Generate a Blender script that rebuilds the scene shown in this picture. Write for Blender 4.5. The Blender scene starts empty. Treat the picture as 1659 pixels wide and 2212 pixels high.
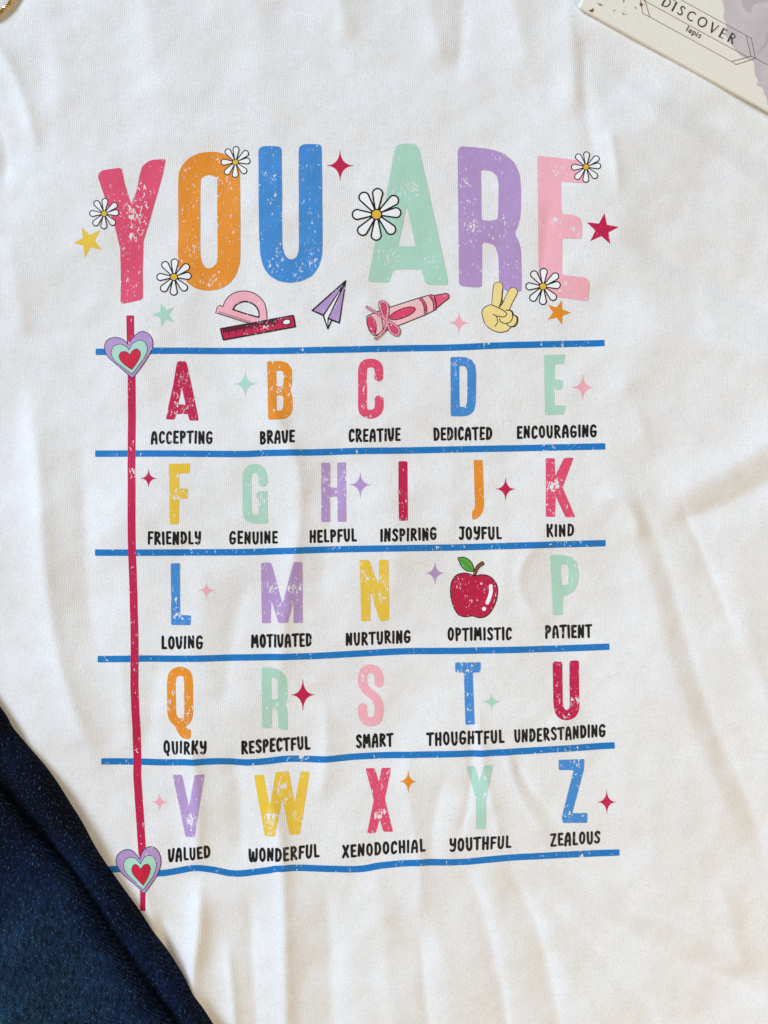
import bpy, math, random
import numpy as np
from mathutils import Vector
R = math.radians
scene = bpy.context.scene
col = scene.collection

# ------------------------------------------------------------------ scale
S = 0.00025                      # metres per reference unit (1659 x 2212 units fill the frame)
CU, CV = 829.5, 1106.0
CAM_Z = 0.52
def wx(u): return (u - CU) * S
def wy(v): return (CV - v) * S

# ------------------------------------------------------------------ camera
cam_d = bpy.data.cameras.new("camera")
cam = bpy.data.objects.new("camera", cam_d); col.objects.link(cam)
cam.location = (0, 0, CAM_Z)
cam_d.sensor_fit = 'HORIZONTAL'; cam_d.sensor_width = 36
cam_d.lens = 36 * CAM_Z / (1659 * S)
cam_d.clip_start = 0.01; cam_d.clip_end = 50
scene.camera = cam

# ------------------------------------------------------------------ light
world = bpy.data.worlds.new("World"); scene.world = world
world.use_nodes = True
bg = world.node_tree.nodes['Background']
bg.inputs[0].default_value = (1.0, 0.83, 0.63, 1); bg.inputs[1].default_value = 0.235

def area(name, loc, target, size, power, color, sy=None):
    d = bpy.data.lights.new(name, 'AREA'); d.energy = power; d.color = color
    d.shape = 'RECTANGLE'; d.size = size; d.size_y = sy or size
    o = bpy.data.objects.new(name, d); col.objects.link(o)
    o.location = loc
    o.rotation_euler = (Vector(target) - Vector(loc)).to_track_quat('-Z', 'Y').to_euler()
    return o
# cool daylight from a window on the left, a little towards the top
area("window_light", (-3.60, 2.40, 2.10), (0.05, -0.05, 0), 1.1, 372.0, (0.65, 0.80, 1.0), 1.0)
# soft warm room light from the right
area("room_light", (1.05, -0.95, 1.15), (0.05, -0.1, 0), 0.7, 17.5, (1.0, 0.83, 0.60))

scene.view_settings.view_transform = 'Standard'
scene.view_settings.look = 'None'
scene.view_settings.exposure = -0.10
scene.view_settings.gamma = 1.0

# ------------------------------------------------------------------ helpers
def lin(h, k=1.0):
    out = []
    for i in (0, 2, 4):
        c = int(h[i:i+2], 16) / 255
        c = c / 12.92 if c <= 0.04045 else ((c + 0.055) / 1.055) ** 2.4
        out.append(min(0.86, c * k))
    return (*out, 1)

def spline(pts, n=6, closed=False):
    """Catmull-Rom through pts; a point with a third value of 0 stays a sharp corner."""
    P = [np.array(p[:2], float) for p in pts]
    sharp = [len(p) > 2 and p[2] == 0 for p in pts]
    m = len(P); out = []
    rng = range(m if closed else m - 1)
    for i in rng:
        j = (i + 1) % m
        p1, p2 = P[i], P[j]
        p0 = P[(i - 1) % m] if (closed or i > 0) and not sharp[i] else 2 * p1 - p2
        p3 = P[(j + 1) % m] if (closed or j < m - 1) and not sharp[j] else 2 * p2 - p1
        for k in range(n):
            t = k / n
            out.append(0.5 * ((2 * p1) + (p2 - p0) * t + (2 * p0 - 5 * p1 + 4 * p2 - p3) * t * t
                              + (3 * p1 - p0 - 3 * p2 + p3) * t ** 3))
    if not closed: out.append(P[-1])
    return np.array(out)

def fillet(pts, r):
    """Polygon with each corner rounded by up to r."""
    P = [np.array(p, float) for p in pts]; m = len(P); out = []
    for i in range(m):
        a, b, c = P[i - 1], P[i], P[(i + 1) % m]
        da = np.linalg.norm(a - b); dc = np.linalg.norm(c - b)
        ca = b + (a - b) * min(r, da * .45) / max(da, 1e-6)
        cc = b + (c - b) * min(r, dc * .45) / max(dc, 1e-6)
        for t in (0, .25, .5, .75, 1):
            out.append((1 - t) ** 2 * ca + 2 * t * (1 - t) * b + t * t * cc)
    return np.array(out)

def sd_poly(X, poly):
    x, y = X[:, 0], X[:, 1]
    d = np.full(len(X), 1e18); ins = np.zeros(len(X), bool)
    n = len(poly)
    for i in range(n):
        a = poly[i]; b = poly[(i + 1) % n]
        ex, ey = b[0] - a[0], b[1] - a[1]
        L = ex * ex + ey * ey
        if L < 1e-12: continue
        wx_, wy_ = x - a[0], y - a[1]
        t = np.clip((wx_ * ex + wy_ * ey) / L, 0, 1)
        d = np.minimum(d, (wx_ - ex * t) ** 2 + (wy_ - ey * t) ** 2)
        c = (a[1] > y) != (b[1] > y)
        if ey != 0:
            ins ^= c & (x < a[0] + ex * (y - a[1]) / ey)
    d = np.sqrt(d)
    return np.where(ins, -d, d)

def sd_stroke(X, pts, w, butt=False, r=1.5):
    """pts: (n,2) polyline, w: width or (w0, w1); round caps unless butt."""
    x, y = X[:, 0], X[:, 1]
    d = np.full(len(X), 1e9); n = len(pts)
    w0, w1 = (w if isinstance(w, tuple) else (w, w))
    for i in range(n - 1):
        a, b = pts[i], pts[i + 1]
        ex, ey = b[0] - a[0], b[1] - a[1]
        L = math.hypot(ex, ey)
        if L < 1e-9: continue
        ra = (w0 + (w1 - w0) * i / (n - 1)) / 2; rb = (w0 + (w1 - w0) * (i + 1) / (n - 1)) / 2
        lx = ((x - a[0]) * ex + (y - a[1]) * ey) / L
        ly = (-(x - a[0]) * ey + (y - a[1]) * ex) / L
        if butt:
            qx = np.abs(lx - L / 2) - (L / 2 - r) if (i == 0 or i == n - 2) and n > 2 else np.abs(lx - L / 2) - (L / 2 - r)
            qy = np.abs(ly) - (ra - r)
            di = np.hypot(np.maximum(qx, 0), np.maximum(qy, 0)) + np.minimum(np.maximum(qx, qy), 0) - r
            d = np.minimum(d, di)
            if i > 0: d = np.minimum(d, np.hypot(x - a[0], y - a[1]) - ra)
            if 0 < i < n - 2 or n > 3:       # seamless body between joints
                t = np.clip(lx, r if i == 0 else 0, L - (r if i == n - 2 else 0))
                if 0 < i < n - 2:
                    d = np.minimum(d, np.hypot(lx - t, ly) - ra)
        else:
            t = np.clip(lx / L, 0, 1)
            d = np.minimum(d, np.hypot(lx - t * L, ly) - (ra + (rb - ra) * t))
    return d

# A shape is (function, bbox).  Everything below is in reference units.
class Sh:
    def __init__(s, f, bb): s.f = f; s.bb = bb
    def __or__(a, b):
        bb = (min(a.bb[0], b.bb[0]), min(a.bb[1], b.bb[1]), max(a.bb[2], b.bb[2]), max(a.bb[3], b.bb[3]))
        return Sh(lambda X: np.minimum(a.f(X), b.f(X)), bb)
    def __sub__(a, b): return Sh(lambda X: np.maximum(a.f(X), -b.f(X)), a.bb)
    def __and__(a, b): return Sh(lambda X: np.maximum(a.f(X), b.f(X)), a.bb)
    def grow(a, k): return Sh(lambda X: a.f(X) - k, (a.bb[0] - k, a.bb[1] - k, a.bb[2] + k, a.bb[3] + k))
def bbox(p, k=0): return (p[:, 0].min() - k, p[:, 1].min() - k, p[:, 0].max() + k, p[:, 1].max() + k)
def poly(p):
    p = np.asarray(p, float); return Sh(lambda X: sd_poly(X, p), bbox(p))
def stroke(p, w, butt=False, r=1.5):
    p = np.asarray(p, float); k = (max(w) if isinstance(w, tuple) else w) / 2
    return Sh(lambda X: sd_stroke(X, p, w, butt, r), bbox(p, k))
def union(l):
    l = list(l); bb = (min(s.bb[0] for s in l), min(s.bb[1] for s in l), max(s.bb[2] for s in l), max(s.bb[3] for s in l))
    def f(X):
        d = np.full(len(X), 1e9)
        for s in l:
            m = (X[:, 0] > s.bb[0] - 3) & (X[:, 0] < s.bb[2] + 3) & (X[:, 1] > s.bb[1] - 3) & (X[:, 1] < s.bb[3] + 3)
            if m.any(): d[m] = np.minimum(d[m], s.f(X[m]))
        return d
    return Sh(f, bb)

# enlarged-tile coordinates: four tile units to one reference unit
TX = {'0': 159.1, '1': 573.8, '2': 988.6}
TY = {'a': 301.7, 'b': 740.6, 'c': 1179.5, 'd': 1563.5}
def T(tile, pts):
    return [(TX[tile[1]] + p[0] / 4, TY[tile[0]] + p[1] / 4, *p[2:]) for p in pts]

# ------------------------------------------------------------------ the cloth surface
STEP = 5.0
GU0, GV0, GU1, GV1 = -720, -470, 2380, 2560
NU = int((GU1 - GU0) / STEP) + 1; NV = int((GV1 - GV0) / STEP) + 1
gu = GU0 + np.arange(NU) * STEP; gv = GV0 + np.arange(NV) * STEP
GUU, GVV = np.meshgrid(gu, gv)
HH = np.zeros((NV, NU))

def smooth_noise(scale, seed):
    rs = np.random.RandomState(seed); w = rs.randn(NV, NU)
    fy = np.fft.fftfreq(NV)[:, None]; fx = np.fft.fftfreq(NU)[None, :]
    k = np.exp(-2 * (math.pi * scale / STEP) ** 2 * (fx ** 2 + fy ** 2) / 4)
    r = np.real(np.fft.ifft2(np.fft.fft2(w) * k)); return r / r.std()

FOLD_K = 1.3
def fold(pts, w, A, side=0.0, fade=0.25):
    """Ridge (A>0) or valley (A<0) along pts. w half width, fading out at both ends.
       side>0 makes the right-hand flank longer, <0 the left-hand one."""
    p = spline(pts, 5)
    seg = p[1:] - p[:-1]; L = np.hypot(seg[:, 0], seg[:, 1]); cum = np.concatenate([[0], np.cumsum(L)]); tot = cum[-1]
    k = w * 4.5 * (1 + abs(side))
    u0, v0, u1, v1 = bbox(p, k)
    i0, i1 = max(0, int((u0 - GU0) / STEP)), min(NU, int((u1 - GU0) / STEP) + 2)
    j0, j1 = max(0, int((v0 - GV0) / STEP)), min(NV, int((v1 - GV0) / STEP) + 2)
    if i1 <= i0 or j1 <= j0: return
    X = GUU[j0:j1, i0:i1]; Y = GVV[j0:j1, i0:i1]
    best = np.full(X.shape, 1e18); tt = np.zeros(X.shape); sg = np.zeros(X.shape)
    for i in range(len(seg)):
        ex, ey = seg[i]; l = L[i]
        if l < 1e-6: continue
        ax, ay = X - p[i][0], Y - p[i][1]
        t = np.clip((ax * ex + ay * ey) / l ** 2, 0, 1)
        dx, dy = ax - t * ex, ay - t * ey; d = dx * dx + dy * dy
        m = d < best
        best = np.where(m, d, best); tt = np.where(m, (cum[i] + t * l) / tot, tt)
        sg = np.where(m, np.sign(ex * ay - ey * ax), sg)
    d = np.sqrt(best)
    ww = w * np.where(sg * side > 0, 1 + abs(side), 1.0)
    env = np.clip(tt / fade, 0, 1) * np.clip((1 - tt) / fade, 0, 1)
    env = env * env * (3 - 2 * env)
    HH[j0:j1, i0:i1] += (FOLD_K * (1.35 if p[:, 0].mean() < 760 and p[:, 1].mean() > 1350 else 1)) * A * env * np.exp(-1.3 * (np.sqrt((d / ww) ** 2 + .10) - .316))

# large soft undulations, then folds traced where the photograph shows them
HH += 3.6 * smooth_noise(190, 3) + 1.2 * smooth_noise(75, 5) + 0.42 * smooth_noise(32, 8) + 0.10 * smooth_noise(14, 9)
FOLDS = [
 # --- top left
 ([(-60, 40), (20, 140), (62, 250), (85, 350)], 26, 6.5), ([(95, -60), (120, 120), (140, 300)], 60, 5),
 ([(-40, 230), (5, 300), (10, 420)], 16, -3), ([(300, -80), (330, 120), (360, 260)], 60, 4),
 ([(690, -80), (735, 10), (745, 110)], 34, 4.5),
 # --- top, right of the middle
 ([(905, -90), (930, 20), (962, 160)], 36, 4), ([(985, -90), (1000, 30), (985, 190)], 26, -3.6),
 ([(1090, -80), (1120, 60), (1150, 190)], 45, 5.5), ([(1225, -20), (1235, 110), (1240, 260)], 28, 3.6),
 ([(1265, 60), (1262, 180), (1275, 300), (1300, 400)], 24, -3.4),
 ([(1215, 40), (1330, 135), (1470, 215), (1640, 330), (1760, 420)], 34, -6, .3),
 ([(1330, 180), (1450, 270), (1600, 370), (1720, 470)], 30, 4.6),
 ([(1310, 270), (1325, 340), (1335, 430)], 15, 3.4), ([(1190, 420), (1178, 520), (1170, 620)], 22, -2.4),
 # --- right side, long soft valley and the radiating creases
 ([(1330, 480), (1440, 560), (1560, 620), (1720, 700)], 26, -5, -.6),
 ([(1330, 640), (1460, 720), (1600, 760), (1750, 800)], 48, 6),
 ([(1330, 800), (1380, 900), (1400, 980)], 34, 3.4),
 ([(1275, 1090), (1330, 1075), (1365, 1110), (1385, 1190)], 27, 6.5, 0, .3),
 ([(1325, 990), (1372, 1060), (1412, 1150), (1442, 1230), (1480, 1370), (1530, 1530), (1590, 1670), (1638, 1790), (1670, 1960)], 24, -4.4, .4, .2),
 ([(1350, 1130), (1400, 1240), (1440, 1400), (1490, 1560), (1560, 1720), (1600, 1850)], 42, 5.0, 0, .2),
 ([(1420, 1090), (1520, 1045), (1620, 985), (1740, 900)], 52, 9.0, .2, .2),
 ([(1420, 1140), (1520, 1110), (1640, 1055), (1760, 980)], 34, -6.0, .3, .25),
 ([(1455, 1050), (1500, 1150), (1555, 1280), (1600, 1400)], 12, -3.0, .3),
 ([(1580, 1300), (1650, 1480), (1720, 1700)], 40, 5),
 # --- around the P and the apple
 ([(1205, 1165), (1142, 1195), (1122, 1260), (1150, 1320), (1215, 1345)], 19, 3.4, 0, .3),
 ([(1232, 1200), (1225, 1260), (1230, 1330)], 26, -2.2),
 ([(1095, 1130), (1090, 1230), (1080, 1330)], 30, 2.4),
 # --- centre columns
 ([(560, 760), (590, 880), (640, 1000), (648, 1120), (625, 1260), (610, 1400), (590, 1530)], 24, 5.4, .3, .2),
 ([(735, 930), (720, 1060), (700, 1220), (690, 1350)], 32, -2.8),
 ([(430, 1180), (440, 1330), (400, 1460)], 40, 3.2),
 ([(540, 1230), (500, 1380), (480, 1560)], 32, -2.6),
 ([(830, 1000), (850, 1180), (845, 1330)], 42, 3),
 ([(960, 900), (975, 1040), (965, 1200)], 40, 2.6),
 # --- left side
 ([(60, 830), (85, 1000), (98, 1200), (125, 1400), (175, 1560), (225, 1680)], 34, 8.5, 0, .18),
 ([(175, 900), (182, 1100), (190, 1300), (230, 1480)], 32, -4),
 ([(20, 500), (40, 640), (60, 760)], 34, 3.5),
 ([(345, 1400), (330, 1520), (310, 1640)], 30, -2.6),
 ([(262, 1400), (270, 1500), (290, 1650)], 26, 2.4),
 # --- lower left columns between the letters
 ([(405, 1560), (425, 1680), (428, 1800), (420, 1900)], 24, 5.4, 0, .22),
 ([(500, 1600), (520, 1750), (515, 1880)], 30, -3.6),
 ([(560, 1640), (595, 1760), (610, 1850), (615, 2000), (620, 2230), (620, 2400)], 27, 6.8, 0, .16),
 ([(435, 1870), (432, 2000), (420, 2120), (440, 2260), (450, 2400)], 27, 10.0, 0, .2),
 ([(300, 1830), (322, 1950), (350, 2060)], 18, 3.4),
 ([(345, 1960), (360, 2040), (372, 2120)], 13, -3.0),
 ([(490, 2020), (505, 2140), (515, 2300)], 14, 3.6),
 ([(540, 1900), (545, 2060), (560, 2300)], 24, -3.6),
 ([(700, 1900), (715, 2060), (720, 2300)], 30, -3.4),
 ([(700, 1500), (705, 1620), (690, 1740)], 26, 3.4),
 ([(800, 1850), (830, 2020), (850, 2280)], 46, 4.4),
 ([(895, 1560), (880, 1700), (905, 1850), (905, 2040)], 26, 3.6),
 ([(965, 1660), (940, 1760), (930, 1880)], 22, -3.4),
 ([(905, 2000), (915, 2110), (930, 2260)], 16, -3.0),
 # --- crease through the T and Y
 ([(1030, 1510), (1038, 1600), (1052, 1690), (1075, 1790), (1085, 1850)], 13, 3.4, .3, .2),
 ([(1016, 1540), (1020, 1640), (1010, 1740), (985, 1830)], 12, -3.0, 0, .2),
 ([(1105, 1620), (1135, 1690), (1175, 1740), (1225, 1790)], 11, -3.4, .4, .25),
 ([(1085, 1600), (1112, 1690), (1150, 1760), (1205, 1825)], 16, 3.2, 0, .25),
 ([(1190, 1540), (1230, 1600), (1290, 1660)], 24, 2.6),
 # --- fan of folds at the bottom
 ([(975, 1830), (1020, 1910), (1048, 1985), (1072, 2090), (1095, 2212), (1115, 2400)], 17, -5.2, 1.2, .2),
 ([(850, 1900), (920, 1960), (960, 2080), (975, 2300)], 40, 3.4, 0, .2),
 ([(1075, 1830), (1125, 1925), (1165, 2020), (1190, 2120), (1208, 2212), (1230, 2400)], 18, -5.6, 1.2, .2),
 ([(1105, 1850), (1190, 1950), (1290, 2060), (1390, 2170), (1460, 2300)], 24, -5.5, .8, .2),
 ([(1185, 1870), (1260, 1950), (1343, 2010), (1439, 2062), (1580, 2122), (1720, 2200)], 24, -7.5, -.6, .2),
 ([(1240, 1850), (1340, 1960), (1440, 1990), (1560, 2050), (1700, 2120)], 34, 5.0, 0, .2),
 ([(1340, 1800), (1400, 1880), (1500, 1960), (1620, 2010)], 44, 3.0),
 ([(1180, 2050), (1260, 2150), (1330, 2300)], 26, 3.0),
 ([(1545, 1880), (1580, 2000), (1610, 2120)], 34, 4.4),
]
for f in FOLDS: fold(*f)

SHIRT = fillet([(-330, 2520), (1990, 2520), (1985, 300), (2150, 560), (2350, 380), (1940, -250), (1100, -440),
                (1020, -350), (830, -310), (640, -350), (560, -440), (-280, -250), (-690, 380), (-490, 560), (-325, 300)], 40)
sdg = sd_poly(np.stack([GUU.ravel(), GVV.ravel()], 1), SHIRT).reshape(GUU.shape)
e = np.clip(-sdg / 60, 0, 1); e = e * (2 - e)
HH = (HH - HH.mean() + 22) * e + 1.5 * (1 - e)
HH = np.maximum(HH, 1.0)
def hgt(U, V):
    """height in reference units, bilinear from the same grid the cloth is built on"""
    fu = np.clip((np.asarray(U) - GU0) / STEP, 0, NU - 1.001); fv = np.clip((np.asarray(V) - GV0) / STEP, 0, NV - 1.001)
    i = fu.astype(int); j = fv.astype(int); a = fu - i; b = fv - j
    return (HH[j, i] * (1 - a) * (1 - b) + HH[j, i + 1] * a * (1 - b) + HH[j + 1, i] * (1 - a) * b + HH[j + 1, i + 1] * a * b)
ZREF = 22.0                                 # mean cloth height lies at z = 0
def zc(U, V, off=0.0): return (hgt(U, V) - ZREF) * S + off

# ------------------------------------------------------------------ shape -> mesh
def link(name, me, parent=None, mat=None, **props):
    o = bpy.data.objects.new(name, me); col.objects.link(o)
    if mat: me.materials.append(mat)
    if parent is not None: o.parent = parent
    for k, v in props.items(): o[k] = v
    return o

def shape_mesh(name, sh, step, zf, align=False, wear=None):
    pad = step * 1.5
    u0, v0, u1, v1 = sh.bb; u0 -= pad; v0 -= pad; u1 += pad; v1 += pad
    if align: u0 = GU0; v0 = GV0; u1 = GU1; v1 = GV1
    nu = int(math.ceil((u1 - u0) / step)) + 1; nv = int(math.ceil((v1 - v0) / step)) + 1
    us = u0 + np.arange(nu) * step; vs = v0 + np.arange(nv) * step
    U, V = np.meshgrid(us, vs)
    X = np.stack([U.ravel(), V.ravel()], 1)
    F = sh.f(X).reshape(nv, nu)
    F = np.where(np.abs(F) < 1e-4 * step, -1e-4 * step, F)
    ins = F < 0
    verts = []; idx = -np.ones((nv, nu), int)
    c = ins[:-1, :-1].astype(int) + ins[1:, :-1] + ins[:-1, 1:] + ins[1:, 1:]
    use = np.zeros((nv, nu), bool)
    anyc = c > 0
    use[:-1, :-1] |= anyc; use[1:, :-1] |= anyc; use[:-1, 1:] |= anyc; use[1:, 1:] |= anyc
    use &= ins
    idx[use] = np.arange(use.sum())
    vu = list(U[use]); vv = list(V[use])
    fj, fi = np.nonzero(c == 4)
    quads = np.stack([idx[fj, fi], idx[fj + 1, fi], idx[fj + 1, fi + 1], idx[fj, fi + 1]], 1).tolist()
    edge = {}
    def cross(j0, i0, j1, i1):
        k = (j0, i0, j1, i1) if (j0, i0) < (j1, i1) else (j1, i1, j0, i0)
        r = edge.get(k)
        if r is None:
            a, b = F[j0, i0], F[j1, i1]; t = min(.97, max(.03, a / (a - b)))
            vu.append(us[i0] + (us[i1] - us[i0]) * t); vv.append(vs[j0] + (vs[j1] - vs[j0]) * t)
            r = edge[k] = len(vu) - 1
        return r
    bj, bi = np.nonzero((c > 0) & (c < 4))
    for j, i in zip(bj.tolist(), bi.tolist()):
        cs = ((j, i), (j + 1, i), (j + 1, i + 1), (j, i + 1)); f = []
        for q in range(4):
            a = cs[q]; b = cs[(q + 1) % 4]
            if ins[a]: f.append(int(idx[a]))
            if ins[a] != ins[b]: f.append(cross(*a, *b))
        if len(f) >= 3: quads.append(f)
    vu = np.array(vu); vv = np.array(vv)
    z = zf(vu, vv)
    co = np.stack([wx(vu), wy(vv), z], 1)
    me = bpy.data.meshes.new(name)
    me.from_pydata(co.tolist(), [], quads)
    me.polygons.foreach_set('use_smooth', [True] * len(me.polygons))
    if wear is not None:
        at = me.attributes.new('wear', 'FLOAT', 'POINT')
        at.data.foreach_set('value', wear(vu, vv).astype(np.float32))
    me.update()
    return me

# ------------------------------------------------------------------ materials
def new_mat(name):
    m = bpy.data.materials.new(name); m.use_nodes = True
    nt = m.node_tree; b = nt.nodes['Principled BSDF']
    return m, nt, b
def nd(nt, t, **kw):
    n = nt.nodes.new(t)
    for k, v in kw.items(): setattr(n, k, v)
    return n
def ramp(nt, fac, stops):
    r = nd(nt, 'ShaderNodeValToRGB'); e = r.color_ramp.elements
    while len(e) < len(stops): e.new(.5)
    for q, (p, c) in zip(e, stops): q.position = p; q.color = c if len(c) == 4 else (*c, 1)
    nt.links.new(fac, r.inputs[0]); return r.outputs[0]
def math_n(nt, op, a, b=None, c=None):
    n = nd(nt, 'ShaderNodeMath', operation=op)
    for i, v in enumerate((a, b, c)):
        if v is None: continue
        if isinstance(v, (int, float)): n.inputs[i].default_value = v
        else: nt.links.new(v, n.inputs[i])
    return n.outputs[0]
def noise(nt, vec, scale, detail=2, rough=.5, dist=0):
    n = nd(nt, 'ShaderNodeTexNoise'); n.inputs['Scale'].default_value = scale
    n.inputs['Detail'].default_value = detail; n.inputs['Roughness'].default_value = rough
    n.inputs['Distortion'].default_value = dist; nt.links.new(vec, n.inputs['Vector']); return n.outputs['Fac']
def mix(nt, fac, a, b, typ='MIX'):
    n = nd(nt, 'ShaderNodeMix', data_type='RGBA', blend_type=typ)
    for s, v in ((n.inputs[0], fac), (n.inputs[6], a), (n.inputs[7], b)):
        if isinstance(v, (int, float)): s.default_value = v
        elif isinstance(v, tuple): s.default_value = v
        else: nt.links.new(v, s)
    return n.outputs[2]
def knit(nt, vec):
    """height of a jersey knit: ribs running down the shirt, broken up stitch by stitch"""
    mp = nd(nt, 'ShaderNodeMapping'); mp.inputs['Rotation'].default_value = (0, 0, R(2.5)); nt.links.new(vec, mp.inputs[0])
    w = nd(nt, 'ShaderNodeTexWave', wave_type='BANDS', bands_direction='X', wave_profile='SIN')
    w.inputs['Scale'].default_value = 1 / 0.00112 / 3.183 * 1.0
    w.inputs['Distortion'].default_value = 1.4; w.inputs['Detail'].default_value = 2
    w.inputs['Detail Scale'].default_value = 1.2; nt.links.new(mp.outputs[0], w.inputs[0])
    w2 = nd(nt, 'ShaderNodeTexWave', wave_type='BANDS', bands_direction='Y', wave_profile='SIN')
    w2.inputs['Scale'].default_value = 1 / 0.0009 / 3.183
    w2.inputs['Distortion'].default_value = 3; w2.inputs['Detail'].default_value = 2; nt.links.new(mp.outputs[0], w2.inputs[0])
    n = noise(nt, vec, 900, 3, .7)
    a = math_n(nt, 'MULTIPLY_ADD', w2.outputs['Fac'], .35, w.outputs['Fac'])
    return math_n(nt, 'MULTIPLY_ADD', n, 1.7, math_n(nt, 'MULTIPLY', a, .62))

def cloth_nodes(nt, vec):
    sp = noise(nt, vec, 1000, 3, .65); md = noise(nt, vec, 120, 4, .65); bigc = noise(nt, vec, 26, 3, .5)
    c = ramp(nt, sp, [(.32, (.74, .735, .725)), (.5, (.82, .815, .805)), (.68, (.86, .855, .845))])
    c = mix(nt, .55, c, ramp(nt, md, [(.35, (.93, .93, .925)), (.62, (1, 1, 1))]), 'MULTIPLY')
    c = mix(nt, .5, c, ramp(nt, bigc, [(.35, (.99, .98, .99)), (.5, (1, 1, 1)), (.65, (.985, .995, .985))]), 'MULTIPLY')
    return c

def shirt_mat():
    m, nt, b = new_mat('white_jersey')
    tc = nd(nt, 'ShaderNodeTexCoord').outputs['Object']
    nt.links.new(cloth_nodes(nt, tc), b.inputs['Base Color'])
    b.inputs['Roughness'].default_value = .95; b.inputs['Specular IOR Level'].default_value = .15
    b.inputs['Sheen Weight'].default_value = .12; b.inputs['Sheen Roughness'].default_value = .5
    bp = nd(nt, 'ShaderNodeBump'); bp.inputs['Strength'].default_value = .45; bp.inputs['Distance'].default_value = .00016
    nt.links.new(knit(nt, tc), bp.inputs['Height']); nt.links.new(bp.outputs[0], b.inputs['Normal'])
    return m
M_SHIRT = shirt_mat()

_pm = {}
def ink(hexc, k=1.0, wear=1.0, rough=.62):
    key = (hexc, k, wear)
    if key in _pm: return _pm[key]
    m, nt, b = new_mat('print_ink_' + hexc)
    tc = nd(nt, 'ShaderNodeTexCoord').outputs['Object']
    at = nd(nt, 'ShaderNodeAttribute', attribute_name='wear').outputs['Fac']
    mpn = nd(nt, 'ShaderNodeMapping'); mpn.inputs['Rotation'].default_value = (0, 0, R(35)); mpn.inputs['Scale'].default_value = (1, .55, 1)
    nt.links.new(tc, mpn.inputs[0])
    n1 = noise(nt, mpn.outputs[0], 720, 3, .62, .8)          # flakes
    n2 = noise(nt, tc, 95, 2, .5)                             # where they gather
    n3 = noise(nt, tc, 1500, 1, .5)                           # pinholes
    th = math_n(nt, 'MULTIPLY_ADD', n2, .22, n1)
    th = math_n(nt, 'MULTIPLY_ADD', at, wear, th)
    mask = math_n(nt, 'MULTIPLY', math_n(nt, 'SUBTRACT', th, .757), 24); mask.node.use_clamp = True
    ph = math_n(nt, 'MULTIPLY', math_n(nt, 'SUBTRACT', math_n(nt, 'MULTIPLY_ADD', at, .5, n3), .735), 14); ph.node.use_clamp = True
    mk = math_n(nt, 'MAXIMUM', mask, math_n(nt, 'MULTIPLY', ph, .7))
    base = lin(hexc, k)
    var = noise(nt, tc, 700, 2, .6)
    c = mix(nt, math_n(nt, 'MULTIPLY', var, .3), base, (*[min(1, x * 1.25 + .012) for x in base[:3]], 1))
    c = mix(nt, mk, c, cloth_nodes(nt, tc))
    nt.links.new(c, b.inputs['Base Color'])
    b.inputs['Roughness'].default_value = rough; b.inputs['Specular IOR Level'].default_value = .3
    bp = nd(nt, 'ShaderNodeBump'); bp.inputs['Strength'].default_value = .45; bp.inputs['Distance'].default_value = .00012
    nt.links.new(math_n(nt, 'MULTIPLY_ADD', mk, -1.0, knit(nt, tc)), bp.inputs['Height']); nt.links.new(bp.outputs[0], b.inputs['Normal'])
    _pm[key] = m; return m

CRIM, PINK, ORAN, BLUE, MINT = 'BE1548', 'DC4A6C', 'E38C1E', '4088CC', 'A9D3BF'
LILA, LPNK, YELL, LINE, BLAC = 'B191C3', 'F2ABB6', 'E6C03A', '0F73BA', '100E0D'
WHIT, SKIN, GREE, BROW = 'F2F0EC', 'F2D68C', '58A23E', '8C4A2C'

# ------------------------------------------------------------------ setting
def tabletop():
    me = bpy.data.meshes.new('tabletop'); z = -(ZREF + 1) * S - .0005
    a = 1.3
    me.from_pydata([(-a, -a, z), (a, -a, z), (a, a, z), (-a, a, z), (-a, -a, z - .03), (a, -a, z - .03), (a, a, z - .03), (-a, a, z - .03)], [],
                   [(0, 1, 2, 3), (7, 6, 5, 4), (0, 4, 5, 1), (1, 5, 6, 2), (2, 6, 7, 3), (3, 7, 4, 0)])
    m, nt, b = new_mat('pale_wood'); tc = nd(nt, 'ShaderNodeTexCoord').outputs['Object']
    mp = nd(nt, 'ShaderNodeMapping'); mp.inputs['Scale'].default_value = (1, 14, 1); nt.links.new(tc, mp.inputs[0])
    n = noise(nt, mp.outputs[0], 6, 6, .6, .6)
    nt.links.new(ramp(nt, n, [(.3, (.50, .40, .29)), (.7, (.66, .56, .43))]), b.inputs['Base Color']); b.inputs['Roughness'].default_value = .5
    return link('tabletop', me, None, m, kind='structure', label='pale wooden tabletop under the shirt')
tabletop()

# ------------------------------------------------------------------ the t-shirt
shirt_me = shape_mesh('t_shirt', poly(SHIRT), STEP, lambda u, v: zc(u, v), align=True)
shirt = link('t_shirt', shirt_me, None, M_SHIRT,
             label='white cotton t-shirt printed with a colourful YOU ARE alphabet chart, lying flat and creased', category='t-shirt')

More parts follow.
